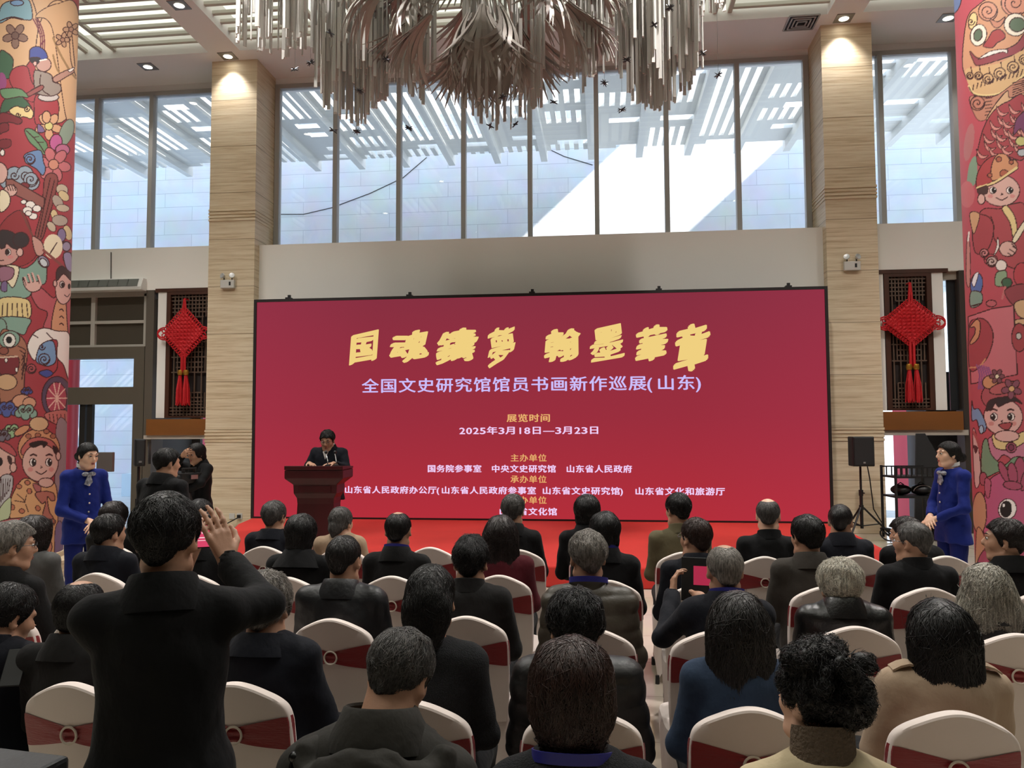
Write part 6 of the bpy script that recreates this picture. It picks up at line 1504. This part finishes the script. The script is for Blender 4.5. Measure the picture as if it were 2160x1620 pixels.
seat('person in navy at the left edge of the photo, looking at a phone', (-2.45, 2.66), -6, 1232, 'white chair at the left edge under the guest with a phone', hair='short', hc='black', hseed=5, coat=navy, collar='stand', near=True, head=(D2R(-25), D2R(-18), 0), arms=[((-.25, .05, .74), (-.19, .22, .90)), None], hands=[((-.185, .235, .91), (.25, .55, .6), (.8, .2, -.3), -1, [.4, .55, .4]), None])
# --- third row
seat('person with grey hair and glasses, face turned right, at the left edge', (-2.98, 3.60), 12, 1100, 'white chair with red sash at the left edge of the photo', hair='short', hc='grey', hseed=6, coat=blk2, collar='fold', near=True, head=(D2R(-42), D2R(-4), 0), specs=m_specb, face=True)
place_chair(-2.46, 3.56, D2R(2), 'empty white chair with red sash beyond the thinning haired guest')
seat('person with close cropped dark hair in a black hooded padded jacket', (-1.28, 3.63), 722, 1130, 'white chair with ringed red sash behind the black padded jacket', hair='crop', hc='soft', coat=nyl, collar='fold', bulk=1.12, near=True, wid=1.05, head=(D2R(-8), 0, 0))
seat('person with upswept black hair in a dark grey suit, centre of the audience', (-.65, 3.74), 990, 1130, 'white chair with red sash behind the dark grey suit', hair='quiff', hc='black', coat=char, collar='stand', near=True, wid=1.0, head=(0, D2R(-6), 0))
seat('person with grey hair and blue lanyard in a brown padded jacket', (-.05, 3.57), 1240, 1118, 'white chair behind the brown padded jacket', hair='short', hc='grey', hseed=8, coat=puffo, quilt=True, collar='stand', bulk=1.1, lany=m_lan, near=True, head=(D2R(14), 0, 0))
seat('person with balding grey hair in a navy jacket, holding up a tablet', (.49, 3.58), 1532, 1150, 'white chair with red sash behind the guest holding a tablet', hair='balding', hc='grey', hseed=3, coat=navy, collar='fold', lany=m_lan, near=True, head=(D2R(6), 0, 0), arms=[((-.24, .12, .82), (-.17, .36, .98)), ((.22, .1, .78), (.0, .34, .95))], hands=[((-.17, .36, .98), (.1, .4, .9), (.9, .2, 0), -1, [.5, .6, .4]), None])
seat('person with white hair in a black leather jacket', (1.13, 3.72), 1772, 1176, 'white chair with ringed red sash behind the leather jacket', hair='fluffy', hc='white', hseed=7, coat=leather, collar='fold', near=True, head=(D2R(4), D2R(-5), 0), bodyx=1780)
seat('person with wavy shoulder length silver hair in a dark grey coat', (1.78, 3.66), 2080, 1188, 'white chair with ringed red sash under the silver wavy hair, at the right edge', hair='wavy', hc='silver', coat=greyc, collar='fold', near=True, wid=.96)
# --- fourth row
seat('person with a round black hairdo in a grey fleece coat, beside the left painted column', (-3.86, 4.66), 70, 1086, 'white chair with red sash behind the grey fleece coat', hair='bob', hc='darkbrown', hseed=4, coat=fleece, collar='fold', wid=.95, head=(D2R(-10), 0, 0))
seat('person with black hair in a dark blue coat, in front of the left hostess', (-3.16, 4.64), 224, 1084, 'white chair behind the dark blue coat near the left hostess', hair='short', hc='black', hseed=9, coat=navy, collar='fold', head=(D2R(-22), 0, 0))
seat('person with dark hair, mostly hidden by the raised hand of the standing man', (-2.55, 4.66), 424, 1080, 'white chair hidden behind the standing man', hair='short', hc='black', hseed=10, coat=blk, collar='fold')
seat('person with short black hair and a hair clip in a black wool coat', (-1.91, 4.62), 634, 1083, 'white chair with ringed red sash left of the black wool coat', hair='cap', hc='black', coat=blk, collar='wide', wid=.98)
seat('person with short dark hair and blue lanyard right of the cream jacket', (-1.28, 4.71), 838, 1080, 'white chair with ringed red sash behind the lanyard wearer at left', hair='balding', hc='black', hseed=6, coat=blk2, collar='fold', lany=m_lan)
seat('person with long dark hair in a maroon coat', (-.63, 4.80), 1056, 1085, 'white chair with red sash behind the maroon coat', hair='midlong', hc='darkbrown', coat=maroon, collar=None, wid=.94)
seat('person with short black hair and blue lanyard behind the brown padded jacket', (0.03, 4.70), 1276, 1078, 'white chair hidden behind the brown padded jacket', hair='cap', hc='black', hseed=3, coat=blk, collar='fold', lany=m_lan, wid=.96, head=(D2R(12), 0, 0), hscale=.98)
seat('person with thin reddish dark hair and glasses in a navy coat', (.55, 4.63), 1471, 1092, 'white chair with red sash left of the tablet', hair='thin', hc='brown', hseed=2, coat=navy, collar='fold', head=(D2R(30), 0, 0), specs=m_spec)
seat('person with neat black hair in a grey tweed suit jacket', (1.25, 4.63), 1704, 1086, 'white chair with red sash left of the white haired guest', hair='short', hc='black', hseed=11, coat=greyj, collar='fold', head=(D2R(18), 0, 0), wid=1.04)
seat('person with cropped grey hair, glasses and a black stand collar coat, looking left', (1.81, 4.65), 1930, 1100, 'white chair with red sash behind the cropped grey head', hair='crop', hc='dgrey', hseed=3, coat=blk, collar='stand', head=(D2R(42), 0, 0), specs=m_spec, face=True, wid=1.04)
seat('person with dark hair in a black jacket seen in profile by the right painted column', (2.44, 4.66), 2120, 1094, 'white chair at the right edge under the profile guest', hair='short', hc='darkbrown', hseed=12, coat=blk2, collar='fold', head=(D2R(62), D2R(4), 0), face=True)
# --- front row
seat('person with brown hair, only the crown showing beside the left hostess', (-3.85, 5.80), 238, 1056, 'front row chair by the left hostess', hair='cap', hc='darkbrown', hseed=5, coat=blk2, collar='fold')
seat('person with black hair in the front row below the videographer', (-3.25, 5.85), 420, 1052, 'front row chair below the videographer', hair='cap', hc='black', hseed=6, coat=blk, collar='fold')
seat('person with grey hair in a dark suit in the front row, left of the lectern', (-2.59, 5.81), 576, 1056, 'front row white chair with ring, left of the lectern', hair='short', hc='dgrey', hseed=13, coat=navy, collar='lapel', head=(D2R(-8), 0, 0))
seat('person with clipped up grey hair in a pale cream jacket, before the lectern', (-1.97, 5.80), 716, 1068, 'front row chair under the pale cream jacket', hair='clip', hc='dgrey', hseed=2, coat=beige, collar='crew', wid=.96, head=(D2R(-14), 0, 0))
place_chair(-1.30, 5.88, D2R(-2), 'empty front row chair right of the lectern, between two gaps')
seat('person with dark greying hair in a black coat, just beyond the maroon coat', (-.62, 5.82), 1080, 1042, 'front row chair behind the maroon coat', hair='short', hc='dgrey', hseed=14, coat=blk, collar='fold', head=(D2R(-6), 0, 0))
seat('person with glossy black hair in a black coat, front row centre right', (-.05, 5.82), 1237, 1042, 'front row chair left of the grey haired padded jacket', hair='cap', hc='black', hseed=7, coat=blk, collar='fold')
seat('person with black hair in an olive jacket, front row', (.58, 5.81), 1432, 1040, 'front row chair right of the olive jacket', hair='short', hc='black', hseed=15, coat=olive, collar='stand', head=(D2R(26), 0, 0), wid=1.03)
seat('person with a bald crown in a black jacket, front row', (1.12, 5.66), 1621, 1052, 'front row chair with red sash below the bald guest', hair='bald', hc='dgrey', hseed=4, coat=blk, collar='stand', skin=m_skin2, head=(D2R(-12), 0, 0), wid=1.04)
seat('person with short black hair in a dark jacket, beside the speaker stand', (1.79, 5.79), 1771, 1064, 'front row chair with red sash behind the speaker stand', hair='crop', hc='black', hseed=5, coat=navy, collar='fold', head=(D2R(-24), 0, 0))
seat('person with dark hair, half hidden behind the cropped grey head', (2.37, 5.80), 1903, 1086, 'front row chair at the right end of the row', hair='short', hc='darkbrown', hseed=16, coat=blk, collar='fold', head=(D2R(50), D2R(-6), 0), fwd=.1)

# =================================================================== STANDING FIGURES
def at_px(px, py, D): p = atD(px, py, D); return float(p[0]), float(p[1]), float(p[2])
# man filming with his phone, in the foreground
x, y, z = at_px(328, 1040, 2.12)
PM, _, _ = person('person standing in the foreground in a black coat, raising a phone with both hands', x+.03, y, D2R(24), z, pose='stand', hair='short', hc='black', hseed=20, hscale=.96, coat=cloth('coat_deep_black', (18, 18, 21)), collar='fold', fine=True, wid=.95, bulk=1.0, hem=.62, lean_=(.0, .0), head=(D2R(-16), D2R(3), 0), group=None,
                   arms=[((-.13, .24, 1.15), (.01, .36, 1.40)), ((.262, .07, 1.35), (.155, .23, 1.445))], face=True,
                   hands=[((.015, .37, 1.42), (.25, .25, .9), (.5, .8, -.1), -1, [.25, .35, .3]), ((.152, .235, 1.455), (-.36, .14, .92), (-.55, .80, .05), 1, [.10, .2, .22], 1.0, .07)])
c = Matrix.Translation((x+.03, y, 0)) @ Matrix.Rotation(D2R(24), 4, 'Z') @ Vector((.055, .33, 1.52))
ph = thing('smartphone', 'smartphone with a glowing pink picture held up by the standing man', 'phone', c, D2R(-6)); ph.rotation_euler = (D2R(-4), 0, D2R(26))
MB().box(-.075, .075, -.004, .004, -.037, .037).build('phone_body', m_blk, ph, bevel=.003)
MB().box(-.070, .070, -.0052, -.0042, -.033, .033).build('phone_screen', emat('phone_picture', (214, 70, 104), 1.0), ph)
sp_ = MB()
for k in range(4): sp_.box(-.04+.018*k, -.028+.018*k, -.0058, -.0053, .008, .014)
sp_.box(-.045, .05, -.0058, -.0053, -.006, -.003).box(-.03, .04, -.0058, -.0053, -.014, -.012); sp_.build('picture_lettering', emat('phone_white', (250, 214, 220), 1.0), ph)
# hostesses
def hostess(label, px, py, D, rz, head, hseed):
    x, y, z = at_px(px, py, D)
    R, T, N = person(label, x, y, rz, z, pose='stand', hair='bun', hc='black', hseed=hseed, coat=royal, trousers=uniT, collar=None, shirt=m_shirt, face=True, fine=True, skin=m_skin2, wid=.94, bulk=.9, hem=.76*z/1.72, head=head, group='hostesses in blue uniform',
                     arms=[((-.215, .04, 1.10), (-.045, .215, .985)), ((.215, .04, 1.10), (.04, .20, 1.0))],
                     hands=[((-.04, .22, .985), (.75, .55, -.35), (-.1, -.5, -.8), -1, [.25, .3, .2]), ((.035, .215, 1.0), (-.75, .5, -.4), (.1, -.6, -.7), 1, [.25, .3, .2])])
    b = MB()
    for k in range(4): b.sphere((0, .112+.012*(k > 0)-.004*k*(k > 2), N.z-.14-.085*k), (.009, .006, .009), 10, 6)
    b.build('button', m_ring, R, smooth=True)
    s = MB(); m_sc = M('silk_scarf', (130, 132, 142), .4, bump=(60, .4), var=(46, .8))
    for s_ in (-1, 1): s.sphere((s_*.03, .095, N.z-.035), (.035, .018, .022), 12, 8)
    s.sphere((0, .105, N.z-.035), (.014, .014, .016)); s.prism([(-.01, N.z-.04), (.012, N.z-.04), (.045, N.z-.13), (.0, N.z-.15), (-.03, N.z-.11)], .10, .114, 'y'); s.build('silk_scarf', m_sc, R, smooth=True)
    return R
hostess('person in blue uniform standing by the left painted column, hands clasped', 181, 932, 7.6, D2R(-124), (D2R(12), D2R(-10), 0), 2)
hostess('person in blue uniform standing at the right in profile, hands clasped', 2003, 930, 7.5, D2R(104), (D2R(-6), 0, 0), 3)
# man with his back to us beside the glass doors
x, y, z = at_px(352, 945, 6.6)
person('person standing with back turned in a black jacket, near the left loudspeaker', x-.02, y, D2R(-14), z, pose='stand', hair='short', hc='black', hseed=21, coat=blk, collar='fold', hem=.75, bulk=1.1, wid=1.08, head=(D2R(-20), D2R(-4), 0))
# videographer and his camera
x, y, z = at_px(420, 933, 9.6)
person('person in a black cap filming with a tripod video camera beside the left pillar', x, y, D2R(150), z, pose='stand', hair='cap', hc='black', hseed=8, coat=blk, collar='fold', hem=.8, head=(D2R(10), D2R(-14), 0), face=True,
       arms=[((-.24, .12, 1.22), (-.10, .28, 1.10)), ((.26, .16, 1.42), (.06, .17, 1.55))], hands=[((-.09, .3, 1.10), (.6, .8, 0), (0, 0, -1), -1, [.4, .5, .4]), ((.05, .18, 1.555), (-.8, .1, .3), (.2, -.9, 0), 1, [.5, .6, .5])])
cx_, cy_, cz_ = at_px(397, 1010, 9.3)
vc = thing('video_camera', 'black video camera on a tripod in front of the left stone pillar', 'camera', (cx_, cy_, 0), D2R(150), None)
MB().box(-.06, .06, -.14, .12, cz_-.05, cz_+.07).box(-.02, .02, -.1, .08, cz_+.11, cz_+.13).box(-.02, .02, -.1, -.07, cz_+.07, cz_+.11).box(-.02, .02, .05, .08, cz_+.07, cz_+.11).build('camera_body', m_blk, vc, bevel=.006)
MB().tube([(0, .12, cz_+.01), (0, .24, cz_+.01)], .042, 16).build('lens', m_blk, vc, smooth=True)
MB().box(-.11, -.06, -.06, .03, cz_, cz_+.05).build('viewfinder', m_chrome, vc)
MB().tube([(0, 0, .7), (0, 0, cz_-.05)], .022, 10).build('tripod_column', m_blk, vc, smooth=True)
for k in range(3): a = D2R(30+120*k); MB().tube([(0, 0, cz_-.12), (.38*math.cos(a), .38*math.sin(a), .014)], .016, 8).build('leg', m_blk, vc, smooth=True)
# speaker at the lectern
x, y, z = at_px(690, 905, LD+.42)
SPK = person('person speaking at the lectern in a dark jacket and white shirt, looking down', x+.02, y, D2R(180), z-.25, floor=.25, pose='stand', hair='short', hc='black', hseed=23, coat=navy, collar='fold', shirt=m_shirt, face=True, near=True, hem=.7, bulk=1.08, wid=1.06, head=(D2R(4), D2R(-20), 0), hscale=1.06, specs=m_spec,
       arms=[((-.255, .04, 1.11), (-.17, .24, 1.17)), ((.255, .04, 1.11), (.17, .24, 1.17))], hands=[((-.16, .25, 1.18), (.55, .6, -.1), (0, 0, -1), -1, [.25, .3, .2]), ((.16, .25, 1.18), (-.55, .6, -.1), (0, 0, -1), 1, [.25, .3, .2])])
sf = MB(); nz_ = SPK[2].z; sf.prism([(-.034, nz_-.035), (.034, nz_-.035), (.018, nz_-.09), (0, nz_-.14), (-.018, nz_-.09)], .085, .121, 'y'); sf.build('shirt_front', m_shirt, SPK[0], bevel=.004)
# tablet and the second phone
t = atD(1471, 1222, 4.22); tb = thing('tablet', 'dark tablet held up by the balding guest in the audience', 'tablet', tuple(float(v) for v in t), D2R(10)); tb.rotation_euler = (D2R(-12), 0, D2R(-12))
MB().box(-.085, .085, -.004, .004, -.115, .115).build('tablet_body', m_blk, tb, bevel=.003); MB().box(-.02, .075, -.0055, -.0043, -.03, .07).build('tablet_picture', emat('tablet_picture', (186, 50, 80), .8), tb)
t = atD(30, 1408, 3.02); p2 = thing('smartphone', 'smartphone held low by the guest at the left edge', 'phone', tuple(float(v) for v in t), D2R(20)); p2.rotation_euler = (D2R(-40), 0, D2R(20))
MB().box(-.036, .036, -.004, .004, -.075, .075).build('phone_body', m_blk, p2, bevel=.003)

w_ = MB()
for a in [[(585, 452), (640, 452), (700, 438), (780, 408), (850, 375), (900, 332)], [(1140, 306), (1190, 330), (1250, 348)]]:
    w_.tube([tuple(atY(px, py, 23.986)) for px, py in a], .012, 5)
tag(w_.build('overhead_wire', m_blk), 'thin dark wire drooping across the facade outside the windows', 'wire')
